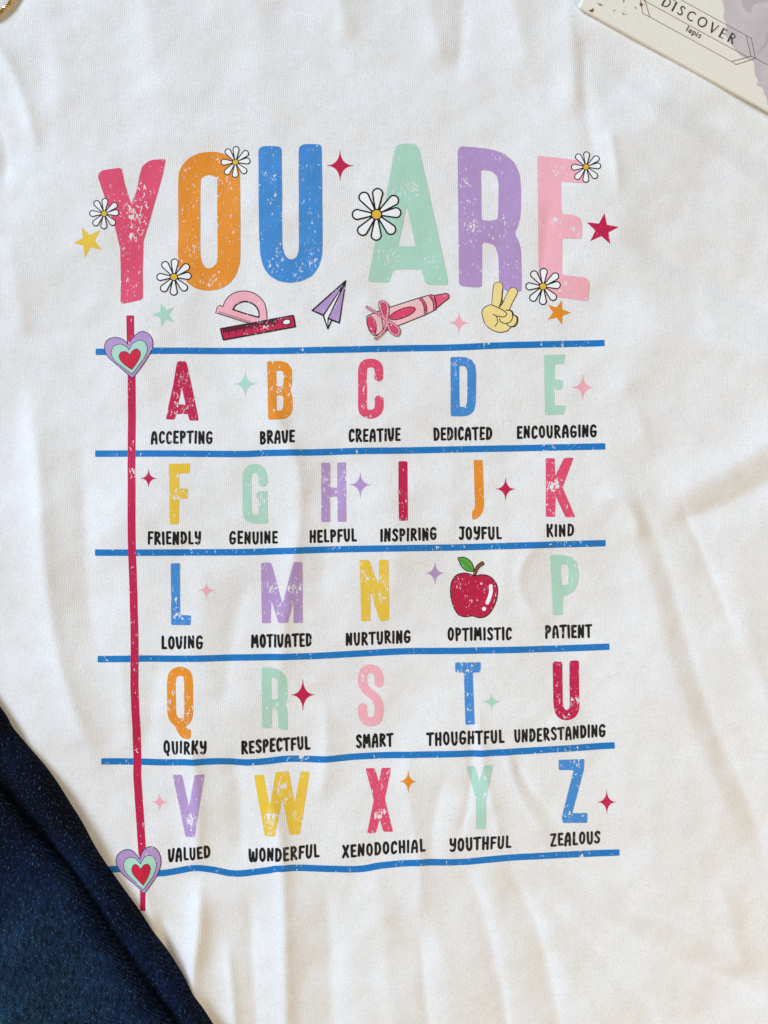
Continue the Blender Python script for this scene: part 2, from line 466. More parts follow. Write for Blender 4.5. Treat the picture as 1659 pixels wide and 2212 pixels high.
# patches where the print is worn through: (tile, x, y, radius, strength)
WEAR = [('a0', 520, 640, 75, .26), ('a0', 510, 780, 60, .14), ('a0', 505, 860, 40, .12), ('a0', 620, 460, 60, .08), ('a0', 1030, 960, 90, .1),
        ('a0', 1340, 350, 60, .10), ('a0', 1200, 1220, 110, .09), ('a1', 1245, 430, 75, .3), ('a1', 1060, 1010, 70, .24), ('a1', 1420, 1050, 60, .25),
        ('a1', 60, 330, 50, .1), ('a1', 50, 520, 60, .08), ('a1', 400, 540, 60, .11), ('a1', 370, 1030, 70, .09), ('a1', 100, 1100, 90, .07),
        ('a2', 140, 740, 70, .17), ('a2', 400, 760, 80, .12), ('a2', 50, 380, 50, .11), ('a2', 850, 710, 60, .15), ('a2', 830, 260, 60, .08),
        ('a2', 120, 880, 50, .14), ('a0', 1600, 1620, 90, .12), ('a1', 130, 1620, 90, .1),
        ('b0', 935, 320, 42, .25), ('b0', 940, 575, 95, .11), ('b1', 130, 410, 70, .13), ('b1', 70, 230, 60, .06), ('b1', 850, 350, 60, .08),
        ('b0', 905, 1290, 60, .12), ('b0', 1620, 1340, 60, .12), ('b1', 520, 1170, 40, .17), ('b1', 600, 1280, 70, .11),
        ('b2', 840, 1230, 62, .24), ('b2', 930, 1400, 50, .1), ('b0', 515, 1110, 35, .17), ('b2', 830, 380, 60, .08),
        ('c0', 520, 650, 60, .16), ('c0', 510, 150, 60, .09), ('c0', 900, 600, 42, .18), ('c1', 30, 350, 70, .2), ('c1', 260, 360, 75, .22),
        ('c1', 150, 590, 50, .14), ('c1', 880, 290, 60, .17), ('c1', 1010, 430, 80, .2), ('c0', 960, 1560, 60, .12), ('c0', 960, 1400, 90, .05),
        ('c1', 60, 1400, 130, .17), ('c2', 880, 200, 90, .06), ('c2', 1020, 1350, 50, .13), ('c2', 860, 1330, 50, .1), ('c2', 80, 1070, 55, .12),
        ('c2', 100, 1290, 60, .09), ('c2', 100, 400, 90, .04), ('d0', 1010, 820, 55, .27), ('d1', 145, 530, 50, .24), ('d1', 40, 800, 55, .24),
        ('d1', 255, 790, 50, .24), ('d1', 980, 580, 55, .19), ('d1', 985, 770, 45, .23), ('d2', 1040, 370, 40, .14), ('d2', 950, 780, 40, .16),
        ('d2', 205, 590, 50, .12), ('d0', 1270, 1290, 50, .1), ('c2', 970, 1740, 90, .08), ('b2', 960, 1740, 60, .12), ('c1', 340, 1830, 80, .12),
        ('d2', 1070, 1120, 50, .1), ('d2', 730, 1140, 40, .1)]
WV = np.array([(TX[t[1]] + x / 4, TY[t[0]] + y / 4, r / 4, a) for t, x, y, r, a in WEAR])
def mk_wear(base):
    def f(u, v):
        w = np.full(len(u), base)
        for x, y, r, a in WV: w = w + .6 * a * np.exp(-((u - x) ** 2 + (v - y) ** 2) / (2 * (r * .75) ** 2))
        return w
    return f
def printed(name, sh, hexc, layer=0, step=1.6, parent=None, wear=0.0, label=None, **kw):
    me = shape_mesh(name, sh, step, lambda u, v: zc(u, v, .00006 + layer * .00003), wear=mk_wear(wear))
    o = link(name, me, parent or shirt, ink(hexc, **kw))
    if label: o['label'] = label
    return o

# --- ruled lines
LINES = [T('b0', [(185, 76), (900, 68), (1400, 68)]) + T('b1', [(0, 71), (300, 68), (700, 60), (1200, 47), (1659, 38)]) + T('b2', [(400, 20), (1272, 0)]),
         T('b0', [(187, 958), (900, 958), (1450, 962)]) + T('b1', [(0, 953), (400, 947), (800, 935), (1200, 930), (1659, 920)]) + T('b2', [(600, 908), (1278, 894)]),
         T('b0', [(188, 1812), (900, 1810), (1400, 1808)]) + T('b1', [(0, 1803), (400, 1790), (800, 1780), (1250, 1773), (1659, 1768)]) + T('b2', [(600, 1750), (1282, 1731)]),
         T('c0', [(210, 976), (560, 971), (900, 970), (1300, 963)]) + T('c1', [(0, 957), (400, 950), (800, 930), (1200, 912), (1659, 908)]) + T('c2', [(800, 893), (1316, 872)]),
         T('c0', [(243, 1857), (500, 1860), (800, 1866), (1000, 1857), (1280, 1853), (1480, 1867)]) + T('c1', [(0, 1858), (200, 1840), (500, 1843), (800, 1822), (1100, 1808), (1659, 1790)]) + T('c2', [(200, 1785), (700, 1762), (1359, 1724)]),
         T('d0', [(230, 1262), (400, 1247), (600, 1275), (760, 1286), (900, 1268), (1050, 1242), (1200, 1256), (1400, 1288)]) + T('d1', [(0, 1258), (150, 1230), (500, 1243), (800, 1250), (1000, 1220), (1300, 1195), (1659, 1198)]) + T('d2', [(300, 1170), (700, 1140), (1395, 1107)])]
for L_ in LINES: printed('ruled_line', stroke(spline(L_, 8), 13.9, True, .5), LINE, 0, 2.0, wear=-.006)
red = T('a0', [(490, 1520), (492, 1740)]) + T('b0', [(500, 300), (500, 600), (503, 850), (508, 1100), (515, 1400), (516, 1900)]) + \
      T('c0', [(518, 200), (524, 500), (530, 800), (530, 1100), (534, 1300), (545, 1550), (552, 1850)]) + T('d0', [(552, 480), (572, 800), (590, 1050), (598, 1130)])
printed('margin_line', stroke(spline(red, 6), 16.8, True, .5) | stroke(T('d0', [(600, 1130), (608, 1300), (608, 1600)]), 12.0, True, .5), CRIM, 1, 1.8, wear=-.005, label='crimson vertical margin line')

# --- headline letters
BIG = {}
BIG['Y'] = ('a0', fillet(np.array(T('a0', [(208, 315), (240, 268), (412, 240), (440, 380), (497, 560), (545, 430), (562, 320), (590, 225), (660, 175), (795, 165), (770, 290), (700, 530), (640, 745), (600, 880), (597, 1100), (600, 1380), (500, 1405), (405, 1420), (408, 1100), (405, 950), (360, 760), (270, 500)])), 6), None)
BIG['O'] = ('a0', spline(T('a0', [(903, 350), (925, 245), (995, 160), (1090, 115), (1200, 103), (1290, 118), (1370, 165), (1425, 250), (1437, 350), (1440, 950), (1422, 1110), (1370, 1210), (1290, 1275), (1180, 1300), (1080, 1290), (1000, 1250), (930, 1160), (903, 1050), (902, 700)]), 5, True),
            spline(T('a0', [(1095, 370), (1115, 318), (1165, 300), (1215, 315), (1238, 360), (1240, 700), (1242, 1020), (1215, 1085), (1170, 1110), (1130, 1095), (1103, 1040), (1093, 960), (1091, 700)]), 5, True))
BIG['U'] = ('a1', fillet(np.array(T('a1', [(-62, 90), (-35, 60), (60, 58), (138, 66), (142, 500), (143, 900), (158, 985), (190, 1028), (225, 1040), (265, 1022), (286, 970), (288, 900), (286, 70), (320, 40), (400, 36), (482, 40), (487, 300), (492, 900), (488, 1000), (460, 1100), (400, 1180), (300, 1228), (200, 1240), (110, 1225), (30, 1175), (-20, 1100), (-45, 1000), (-55, 850), (-60, 400)])), 8), None)
BIG['A'] = ('a1', fillet(np.array(T('a1', [(1122, 70), (1150, 35), (1225, 30), (1300, 36), (1325, 70), (1400, 400), (1565, 1150), (1580, 1252), (1385, 1248), (1345, 1118), (1225, 1112), (1100, 1118), (1065, 1228), (884, 1225), (940, 920), (1040, 500), (1095, 200)])), 7),
            fillet(np.array(T('a1', [(1217, 560), (1262, 750), (1300, 918), (1225, 916), (1142, 918), (1180, 750)])), 2.5))
BIG['R'] = ('a2', fillet(np.array(T('a2', [(2, 90), (20, 50), (150, 58), (290, 75), (400, 110), (490, 190), (535, 290), (548, 420), (545, 650), (525, 740), (492, 800), (530, 870), (552, 960), (555, 1310), (420, 1300), (362, 1270), (356, 1000), (330, 915), (290, 890), (213, 880), (212, 1270), (120, 1270), (14, 1258), (8, 700)])), 7),
            fillet(np.array(T('a2', [(203, 252), (290, 262), (345, 310), (357, 380), (352, 660), (330, 690), (280, 695), (208, 688)])), 5))
BIG['E'] = ('a2', fillet(np.array(T('a2', [(688, 138), (900, 165), (1140, 205), (1120, 385), (1000, 378), (886, 362), (895, 645), (1000, 655), (1060, 685), (1072, 740), (1068, 860), (904, 850), (903, 1165), (1030, 1182), (1110, 1190), (1142, 1230), (1132, 1392), (900, 1360), (712, 1335), (705, 1150), (692, 400)])), 6), None)
for ch, hx, nm in (('Y', PINK, 'rose pink'), ('O', ORAN, 'orange'), ('U', BLUE, 'blue'), ('A', MINT, 'mint green'), ('R', LILA, 'lilac'), ('E', LPNK, 'pale pink')):
    t, o_, i_ = BIG[ch]; sh = poly(o_)
    if i_ is not None: sh = sh - poly(i_)
    printed('headline_letter', sh, hx, 2, 2.0, wear=.008, label='%s headline letter %s' % (nm, ch))

# --- alphabet letters
def fp(t, pts, r=2.6): return poly(fillet(np.array(T(t, pts)), r))
def sp(t, pts): return poly(spline(T(t, pts), 5, True))
def remap(ch, tile, x0, y0, x1, y1):
    t, o_, i_ = BIG[ch]; b0, b1, b2, b3 = bbox(o_)
    (X0, Y0), (X1, Y1) = T(tile, [(x0, y0), (x1, y1)])
    f = lambda p: np.stack([X0 + (p[:, 0] - b0) / (b2 - b0) * (X1 - X0), Y0 + (p[:, 1] - b1) / (b3 - b1) * (Y1 - Y0)], 1)
    s = poly(f(o_))
    return s - poly(f(i_)) if i_ is not None else s
def cs(t, pts, w): return stroke(spline(T(t, pts), 5), w / 4, True, 1.6)
ALPHA = {
 'A': (remap('A', 'b0', 798, 158, 1078, 672), CRIM),
 'B': (fp('b1', [(14, 160), (130, 157), (190, 175), (228, 230), (231, 350), (213, 410), (233, 470), (236, 570), (215, 625), (170, 657), (110, 665), (24, 666), (20, 400)], 3)
       - fp('b1', [(92, 243), (145, 243), (157, 262), (156, 360), (142, 380), (95, 378)]) - fp('b1', [(97, 456), (147, 458), (158, 480), (152, 568), (136, 590), (98, 587)]), ORAN),
 'C': (cs('b1', [(977, 314), (977, 230), (958, 190), (908, 176), (856, 192), (838, 245), (838, 400), (838, 560), (858, 604), (908, 618), (957, 600), (980, 555), (980, 478)], 76), PINK),
 'D': (fp('b2', [(-62, 122), (60, 121), (120, 143), (153, 195), (161, 280), (157, 520), (140, 590), (100, 625), (40, 635), (-60, 634)], 4) - fp('b2', [(13, 200), (52, 198), (77, 217), (84, 255), (83, 510), (72, 542), (50, 553), (17, 552)], 3), BLUE),
 'E': (fp('b2', [(750, 103), (840, 102), (932, 98), (922, 180), (840, 182), (838, 316), (912, 316), (902, 402), (838, 405), (840, 542), (935, 538), (922, 618), (757, 621)]), MINT),
 'F': (fp('b0', [(830, 1046), (920, 1046), (1012, 1042), (1005, 1126), (918, 1130), (918, 1260), (993, 1260), (988, 1346), (920, 1349), (918, 1566), (840, 1566), (838, 1300)]), YELL),
 'G': (cs('b0', [(1636, 1218), (1636, 1150), (1614, 1100), (1568, 1085), (1520, 1103), (1500, 1160), (1500, 1300), (1500, 1450), (1516, 1502), (1560, 1522), (1640, 1522)], 75) | fp('b0', [(1580, 1282), (1674, 1280), (1678, 1558), (1600, 1560), (1600, 1350), (1580, 1345)]), MINT),
 'H': (union([fp('b1', [(480, 1036), (556, 1034), (558, 1548), (482, 1548)]), fp('b1', [(617, 1033), (694, 1031), (698, 1545), (622, 1547)]), fp('b1', [(530, 1250), (650, 1250), (650, 1330), (530, 1330)], 1)]), LILA),
 'I': (fp('b1', [(1148, 1022), (1225, 1022), (1229, 1537), (1151, 1537), (1147, 1250)]), CRIM),
 'J': (fp('b2', [(139, 1011), (218, 1010), (222, 1200), (229, 1400), (218, 1460), (188, 1502), (150, 1527), (127, 1527), (124, 1462), (150, 1430), (146, 1300)], 4), ORAN),
 'K': (fp('b2', [(761, 997), (838, 996), (842, 1152), (915, 1003), (935, 993), (1003, 992), (905, 1250), (1015, 1506), (930, 1506), (845, 1325), (841, 1503), (762, 1503)]), PINK),
 'L': (fp('c0', [(848, 148), (926, 146), (926, 592), (1022, 596), (1017, 679), (848, 679)]), BLUE),
 'M': (fp('c1', [(-36, 145), (45, 141), (62, 185), (150, 500), (232, 185), (248, 138), (319, 137), (321, 662), (244, 663), (243, 470), (195, 657), (115, 662), (50, 460), (47, 664), (-30, 664)]), LILA),
 'N': (fp('c1', [(812, 121), (892, 119), (910, 165), (977, 340), (982, 117), (1061, 116), (1068, 645), (992, 650), (972, 600), (905, 400), (905, 648), (828, 650)]), YELL),
 'P': (fp('c2', [(801, 78), (900, 76), (980, 93), (1030, 138), (1050, 230), (1043, 330), (1010, 395), (950, 427), (915, 432), (916, 599), (832, 602), (818, 350)], 4) - fp('c2', [(892, 158), (957, 162), (968, 250), (957, 338), (903, 342)]), MINT),
 'Q': (union([stroke(spline(T('c0', [(927, 1078), (872, 1098), (851, 1160), (852, 1300), (856, 1440), (882, 1502), (925, 1520), (975, 1503), (1001, 1440), (1002, 1300), (1000, 1165), (982, 1098)]), 5, True).tolist() + [T('c0', [(927, 1078)])[0][:2]], 19),
              sp('c0', [(865, 1490), (900, 1590), (938, 1645), (980, 1657), (1015, 1650), (1022, 1605), (1014, 1576), (990, 1570), (976, 1545), (1000, 1490), (930, 1480)])]), ORAN),
 'R': (remap('R', 'c1', -32, 1045, 190, 1587), MINT),
 'S': (cs('c1', [(978, 1196), (978, 1130), (953, 1078), (908, 1062), (862, 1076), (838, 1128), (842, 1200), (878, 1252), (940, 1302), (973, 1358), (978, 1450), (958, 1505), (908, 1522), (860, 1505), (839, 1450), (839, 1384)], 77), LPNK),
 'T': (fp('c2', [(-20, 1008), (90, 1008), (201, 1006), (199, 1092), (131, 1096), (146, 1538), (66, 1541), (55, 1096), (-20, 1092)]), BLUE),
 'U': (remap('U', 'c2', 827, 993, 1056, 1505), CRIM),
 'V': (fp('d0', [(858, 438), (940, 434), (1003, 715), (1056, 428), (1140, 423), (1053, 965), (970, 970)]), LILA),
 'W': (fp('d1', [(-98, 440), (-16, 434), (42, 700), (88, 416), (200, 410), (250, 695), (302, 414), (380, 416), (296, 950), (212, 950), (145, 640), (83, 960), (-4, 965)]), YELL),
 'X': (fp('d1', [(863, 388), (945, 386), (978, 510), (1003, 384), (1085, 383), (1030, 650), (1101, 932), (1018, 932), (985, 825), (950, 942), (877, 945), (935, 660)]), PINK),
 'Y': (fp('d2', [(76, 364), (147, 361), (185, 500), (222, 349), (300, 350), (240, 640), (242, 904), (158, 906), (155, 640)]), MINT),
 'Z': (fp('d2', [(870, 310), (980, 308), (1096, 303), (1090, 390), (985, 765), (1118, 763), (1113, 848), (900, 850), (897, 790), (1000, 398), (872, 396)]), BLUE),
}
CN = {CRIM: 'crimson', PINK: 'rose pink', ORAN: 'orange', BLUE: 'blue', MINT: 'mint green', LILA: 'lilac', LPNK: 'pale pink', YELL: 'yellow'}
for ch, (sh, hx) in ALPHA.items():
    printed('alphabet_letter', sh, hx, 1, 1.5, wear=.018, label='%s letter %s' % (CN[hx], ch))

# --- hand-lettered words
GL = {
 'A': (.46, 1, [[(.08, .95), (.11, .45), (.17, .14), (.24, .07), (.31, .15), (.36, .48), (.38, .95)], [(.11, .64), (.36, .62)]]),
 'B': (.42, 1, [[(.10, .08), (.10, .93)], [(.10, .08), (.27, .11), (.32, .27), (.25, .43), (.12, .48)], [(.14, .48), (.31, .57), (.35, .75), (.26, .91), (.10, .93)]]),
 'C': (.40, 1, [[(.33, .22), (.28, .09), (.18, .09), (.09, .26), (.08, .6), (.12, .87), (.22, .93), (.34, .80)]]),
 'D': (.43, 1, [[(.09, .08), (.09, .92)], [(.09, .08), (.26, .13), (.35, .36), (.35, .66), (.25, .87), (.09, .92)]]),
 'E': (.37, 0, [[(.31, .08), (.09, .08), (.09, .92), (.32, .92)], [(.09, .5), (.28, .49)]]),
 'F': (.36, 0, [[(.32, .08), (.09, .08), (.09, .93)], [(.09, .5), (.28, .49)]]),
 'G': (.45, 1, [[(.35, .18), (.28, .08), (.18, .09), (.09, .26), (.08, .65), (.14, .89), (.26, .93), (.36, .80), (.37, .55)], [(.37, .56), (.24, .56)]]),
 'H': (.43, 0, [[(.09, .06), (.09, .94)], [(.35, .06), (.35, .94)], [(.09, .5), (.35, .5)]]),
 'I': (.18, 0, [[(.09, .07), (.09, .93)]]),
 'J': (.34, 1, [[(.10, .08), (.32, .08)], [(.25, .08), (.25, .6), (.21, .87), (.11, .93), (.04, .84)]]),
 'K': (.42, 1, [[(.09, .07), (.09, .93)], [(.34, .07), (.30, .30), (.12, .53)], [(.14, .50), (.26, .63), (.36, .93)]]),
 'L': (.35, 0, [[(.09, .07), (.10, .92), (.31, .92)]]),
 'M': (.54, 0, [[(.08, .93), (.12, .08), (.27, .62), (.41, .08), (.46, .93)]]),
 'N': (.44, 0, [[(.08, .93), (.09, .08), (.34, .92), (.35, .07)]]),
 'O': (.43, 2, [[(.21, .08), (.10, .24), (.08, .5), (.11, .78), (.22, .93), (.33, .77), (.35, .5), (.32, .22)]]),
 'P': (.40, 1, [[(.09, .07), (.09, .95)], [(.09, .07), (.27, .11), (.33, .29), (.26, .49), (.10, .55)]]),
 'Q': (.45, 2, [[(.21, .06), (.10, .24), (.08, .5), (.11, .78), (.22, .93), (.33, .77), (.35, .5), (.32, .22)], [(.20, .86), (.30, 1.10)]]),
 'R': (.43, 1, [[(.09, .07), (.09, .95)], [(.09, .07), (.27, .11), (.33, .28), (.25, .46), (.12, .53)], [(.17, .53), (.27, .72), (.38, .93)]]),
 'S': (.40, 1, [[(.33, .19), (.25, .07), (.13, .12), (.09, .28), (.19, .46), (.32, .64), (.31, .84), (.19, .94), (.07, .83)]]),
 'T': (.42, 0, [[(.03, .10), (.39, .07)], [(.21, .09), (.21, .94)]]),
 'U': (.43, 1, [[(.08, .07), (.09, .68), (.16, .92), (.27, .92), (.34, .70), (.35, .07)]]),
 'V': (.41, 1, [[(.05, .12), (.09, .68), (.15, .92), (.24, .90), (.31, .66), (.35, .07)]]),
 'W': (.58, 1, [[(.06, .10), (.08, .70), (.15, .92), (.25, .80), (.28, .30), (.31, .80), (.41, .92), (.49, .70), (.51, .07)]]),
 'X': (.43, 0, [[(.07, .07), (.37, .93)], [(.35, .07), (.07, .93)]]),
 'Y': (.42, 1, [[(.08, .07), (.10, .38), (.18, .49), (.29, .43), (.34, .30)], [(.35, .07), (.34, .70), (.25, .93), (.10, .88)]]),
 'Z': (.42, 0, [[(.06, .09), (.34, .08), (.08, .92), (.38, .92)]]),
}
def word_shape(txt, p0, p1, h0, h1, ox=0):
    """p0,p1: cap-top left and right corner; h0,h1 cap height at both ends."""
    rnd = random.Random(sum(ord(c) * 7 for c in txt))
    adv = [GL[c][0] + .085 for c in txt]; tot = sum(adv) - .085 - .02
    L = p1[0] - p0[0]; sx = L / tot; out = []; x = 0
    for c, a in zip(txt, adv):
        dy = rnd.uniform(-.03, .03); hs = 1 + rnd.uniform(-.04, .04); sk = rnd.uniform(-.03, .03)
        for q, pts in enumerate(GL[c][2]):
            P = []
            for (gx, gy) in pts:
                X = x + gx + sk * (.5 - gy)
                t = X / tot; h = h0 + (h1 - h0) * t
                P.append((p0[0] + X * sx, p0[1] + (p1[1] - p0[1]) * t + ((gy - .5) * hs + .5 + dy) * h))
            if GL[c][1] == 2 and q == 0: P = spline(P, 5, True).tolist(); P.append(P[0])
            elif GL[c][1] and len(P) > 2: P = spline(P, 4).tolist()
            w = .19 * (h0 + h1) / 2 * rnd.uniform(.94, 1.08)
            out.append(stroke(P, (w * 1.03, w * .95)))
        x += a
    return union(out)
WORDS = [('ACCEPTING', 'b0', 668, 762, 'b0', 1200, 762, 110, 109), ('BRAVE', 'b0', 1608, 764, 'b1', 250, 752, 111, 110),
 ('CREATIVE', 'b1', 718, 744, 'b1', 1162, 737, 110, 112), ('DEDICATED', 'b1', 1450, 730, 'b2', 295, 724, 114, 110),
 ('ENCOURAGING', 'b2', 513, 716, 'b2', 1202, 704, 111, 109), ('FRIENDLY', 'b0', 652, 1631, 'b0', 1102, 1630, 111, 109),
 ('GENUINE', 'b0', 1348, 1628, 'b1', 102, 1627, 111, 110), ('HELPFUL', 'b1', 380, 1616, 'b1', 782, 1606, 109, 112),
 ('INSPIRING', 'b1', 990, 1606, 'b1', 1475, 1594, 112, 109), ('JOYFUL', 'b2', 12, 1591, 'b2', 375, 1586, 112, 109),
 ('KIND', 'b2', 765, 1570, 'b2', 1003, 1566, 110, 107), ('LOVING', 'c0', 762, 776, 'c0', 1122, 768, 112, 112),
 ('MOTIVATED', 'c0', 1535, 766, 'c1', 397, 752, 114, 113), ('NURTURING', 'c1', 692, 748, 'c1', 1250, 729, 112, 109),
 ('OPTIMISTIC', 'c1', 1573, 710, 'c2', 467, 703, 111, 113), ('PATIENT', 'c2', 760, 689, 'c2', 1162, 679, 113, 115),
 ('QUIRKY', 'c0', 778, 1680, 'c0', 1152, 1671, 112, 113), ('RESPECTFUL', 'c0', 1452, 1680, 'c1', 378, 1645, 115, 116),
 ('SMART', 'c1', 780, 1636, 'c1', 1097, 1616, 115, 117), ('THOUGHTFUL', 'c1', 1392, 1606, 'c2', 397, 1586, 116, 112),
 ('UNDERSTANDING', 'c2', 487, 1582, 'c2', 1277, 1544, 114, 109), ('VALUED', 'd0', 818, 1081, 'd0', 1180, 1040, 114, 112),
 ('WONDERFUL', 'd0', 1515, 1071, 'd1', 460, 1036, 118, 112), ('XENODOCHIAL', 'd1', 662, 1042, 'd1', 1375, 994, 114, 109),
 ('YOUTHFUL', 'd1', 1587, 992, 'd2', 458, 957, 114, 112), ('ZEALOUS', 'd2', 797, 940, 'd2', 1225, 917, 115, 113)]
for txt, t0, x0, y0, t1, x1, y1, h0, h1 in WORDS:
    p0 = T(t0, [(x0, y0)])[0]; p1 = T(t1, [(x1, y1)])[0]
    printed('printed_word', word_shape(txt, p0, p1, h0 / 4, h1 / 4), BLAC, 1, .9, wear=-.025, label='black word %s' % txt, rough=.5)

# --- sparkles
def sparkle(t, x, y, rx, ry, hx, wear=.0):
    (cx, cy), = T(t, [(x, y)]); rx /= 4; ry /= 4; P = []
    for q in range(4):
        a = (1, 0) if q == 0 else (0, 1) if q == 1 else (-1, 0) if q == 2 else (0, -1)
        b = (0, 1) if q == 0 else (-1, 0) if q == 1 else (0, -1) if q == 2 else (1, 0)
        for k in range(7):
            s = k / 7; m = (abs(1 - s)) ** 1.9; n = s ** 1.9
            ux = a[0] * m + b[0] * n; uy = a[1] * m + b[1] * n
            P.append((cx + ux * rx, cy + uy * ry))
    printed('sparkle', poly(P).grow(.35), hx, 0, 1.0, wear=wear - .05, label='%s four-pointed sparkle' % CN[hx])
for a in [('a1', 643, 222, 118, 135, CRIM), ('a2', 12, 1580, 90, 97, LPNK), ('b0', 1483, 355, 100, 112, MINT), ('b2', 1083, 383, 97, 112, LPNK),
          ('b0', 658, 1172, 70, 80, CRIM), ('b1', 818, 1227, 96, 108, LILA), ('b2', 415, 1263, 87, 100, CRIM), ('c0', 1155, 380, 72, 68, LPNK, .07),
          ('c1', 1463, 235, 82, 98, LILA, .05), ('c1', 322, 1285, 105, 138, CRIM), ('c2', 292, 1345, 77, 76, MINT, .03), ('d0', 742, 675, 68, 74, LPNK),
          ('d1', 1232, 495, 76, 98, ORAN), ('d2', 1284, 670, 80, 100, CRIM)]: sparkle(*a)
# --- stars
for t, tips, hx in [('a0', [(75, 760), (235, 787), (250, 955), (100, 1023), (4, 897)], YELL), ('a0', [(755, 1414), (868, 1449), (870, 1581), (760, 1612), (677, 1515)], MINT),
                    ('a2', [(1263, 643), (1388, 762), (1314, 908), (1141, 883), (1111, 719)], CRIM), ('a2', [(905, 1383), (986, 1490), (905, 1600), (779, 1556), (781, 1421)], ORAN)]:
    c = np.mean(np.array(tips, float), 0); P = []
    for k in range(5):
        a = np.array(tips[k], float); b = np.array(tips[(k + 1) % 5], float)
        P.append(tuple(a)); P.append(tuple(c + ((a + b) / 2 - c) * .50))
    printed('star', poly(T(t, P)), hx, 0, 1.2, wear=-.045, label='%s five-pointed star' % CN[hx])

# --- daisies
PET = [(970, 424), (1138, 497), (1167, 626), (1110, 803), (955, 866), (811, 815), (751, 645), (826, 463)]
def daisy(t, x, y, rad):
    (cx, cy), = T(t, [(x, y)]); k = rad / 220 / 4; whites = []; bl = []
    for px, py in PET:
        dx, dy = (px - 958) * k, (py - 645) * k; L = math.hypot(dx, dy); ux, uy = dx / L, dy / L
        hw = 36 * k; o = 6 * k
        a = (cx + ux * 58 * k, cy + uy * 58 * k); b = (cx + ux * (L - hw - o), cy + uy * (L - hw - o))
        whites.append(stroke([a, ((a[0] + b[0]) / 2, (a[1] + b[1]) / 2), b], (20 * k, hw * 2)))
        bl.append(whites[-1].grow(13 * k + .25))
    ci = stroke([(cx - .1, cy), (cx + .1, cy)], 76 * k); co = ci.grow(12 * k + .25)
    root = printed('daisy', union(bl + [co]), BLAC, 3, .9, wear=-.05)
    root['label'] = 'white daisy with black outline and yellow centre'
    for w in whites: printed('petal', w, 'F4F3F0', 4, .9, root, wear=-.3)
    printed('flower_centre', ci, 'E0B030', 5, .9, root, wear=-.03)
for a in [('a0', 1397, 192, 131), ('a0', 267, 643, 130), ('a0', 867, 1188, 155), ('a1', 958, 645, 220), ('a2', 1103, 246, 131), ('a2', 740, 1264, 156)]: daisy(*a)

# --- hearts
HEARTS = [('b0', [[(475, 20, 0), (510, -40), (585, -95), (655, -72), (687, -5), (672, 75), (600, 190), (508, 307, 0), (400, 212), (290, 115), (264, 40), (285, -22), (350, -48), (425, -30)],
                  [(480, 62, 0), (510, 10), (570, -22), (620, 0), (640, 52), (622, 115), (565, 195), (506, 272, 0), (430, 215), (350, 150), (324, 85), (345, 30), (400, 11), (450, 30)],
                  [(487, 106, 0), (512, 68), (550, 54), (580, 84), (573, 130), (540, 185), (503, 232, 0), (455, 200), (415, 165), (392, 120), (405, 86), (440, 74), (468, 84)]]),
          ('d0', [[(578, 1162, 0), (600, 1100), (652, 1061), (710, 1075), (750, 1138), (755, 1212), (720, 1310), (622, 1450, 0), (545, 1382), (430, 1290), (375, 1200), (385, 1130), (440, 1087), (505, 1092)],
                  [(584, 1202, 0), (612, 1152), (660, 1132), (703, 1160), (718, 1222), (690, 1310), (612, 1417, 0), (540, 1352), (470, 1290), (438, 1225), (452, 1168), (497, 1147), (548, 1163)],
                  [(590, 1242, 0), (613, 1210), (648, 1206), (669, 1240), (655, 1300), (613, 1380, 0), (565, 1335), (530, 1300), (509, 1258), (520, 1216), (552, 1206)]])]
for t, hs in HEARTS:
    shs = [poly(spline(T(t, h), 5, True)) for h in hs]
    root = printed('triple_heart', shs[0].grow(.8), BLAC, 3, 1.1, wear=-.03, label='lilac, mint and red heart on the ' + ('top' if t == 'b0' else 'bottom') + ' ruled line')
    printed('outer_heart', shs[0].grow(-.7), LILA, 4, 1.2, root, wear=-.02)
    printed('heart_outline', shs[1].grow(.6), BLAC, 5, 1.1, root, wear=-.02)
    printed('middle_heart', shs[1].grow(-.6), MINT, 6, 1.2, root, wear=-.02)
    printed('heart_outline', shs[2].grow(.5), BLAC, 7, 1.1, root, wear=-.05)
    printed('inner_heart', shs[2].grow(-.5), 'C8123A', 8, 1.2, root, wear=-.1)

def outlined(name, base, fills, label, wear=0.0, layer=3, ow=1.25):
    """black silhouette part with coloured sub-parts lying on it"""
    root = printed(name, base.grow(ow), BLAC, layer, .8, wear=wear, label=label)
    for i, (n, sh, hx) in enumerate(fills):
        printed(n, sh, hx, layer + 1 + i, .8, root, wear=wear)
    return root
# --- protractor and ruler
pro = sp('a0', [(1226, 1492, 0), (1246, 1427, 0), (1290, 1441, 0), (1308, 1395), (1352, 1345), (1420, 1313), (1500, 1310), (1580, 1340), (1640, 1400), (1665, 1480), (1670, 1560, 0), (1680, 1632, 0), (1560, 1597), (1400, 1548)])
hole = sp('a0', [(1372, 1468, 0), (1400, 1425), (1460, 1396), (1520, 1402), (1575, 1437), (1603, 1490), (1602, 1538, 0), (1490, 1506)])
ticks = union([stroke(T('a0', [(1258 + k * 11.2, 1482 + k * 3.55), (1262 + k * 11.2, 1496 + k * 3.55)]), 1.1) for k in range(25)])
outlined('printed_protractor', pro - hole.grow(-1), [('protractor_face', pro.grow(-.7) - hole.grow(.9), LPNK), ('scale_marks', ticks, '5A2A30')], 'pale pink protractor under the ruler', wear=.0, layer=1)
rul = fp('a0', [(1270, 1634), (1897, 1524), (1915, 1616), (1292, 1724)], .8)
def rp(s, d):   # along the top edge s, depth d below it
    return (1270 + 627 * s + d * .18, 1634 - 110 * s + d)
rt = union([stroke(T('a0', [rp(.03 + k * .0213, 0), rp(.03 + k * .0213, 54 if k % 5 == 3 else 32)]), 2.4) for k in range(36)])
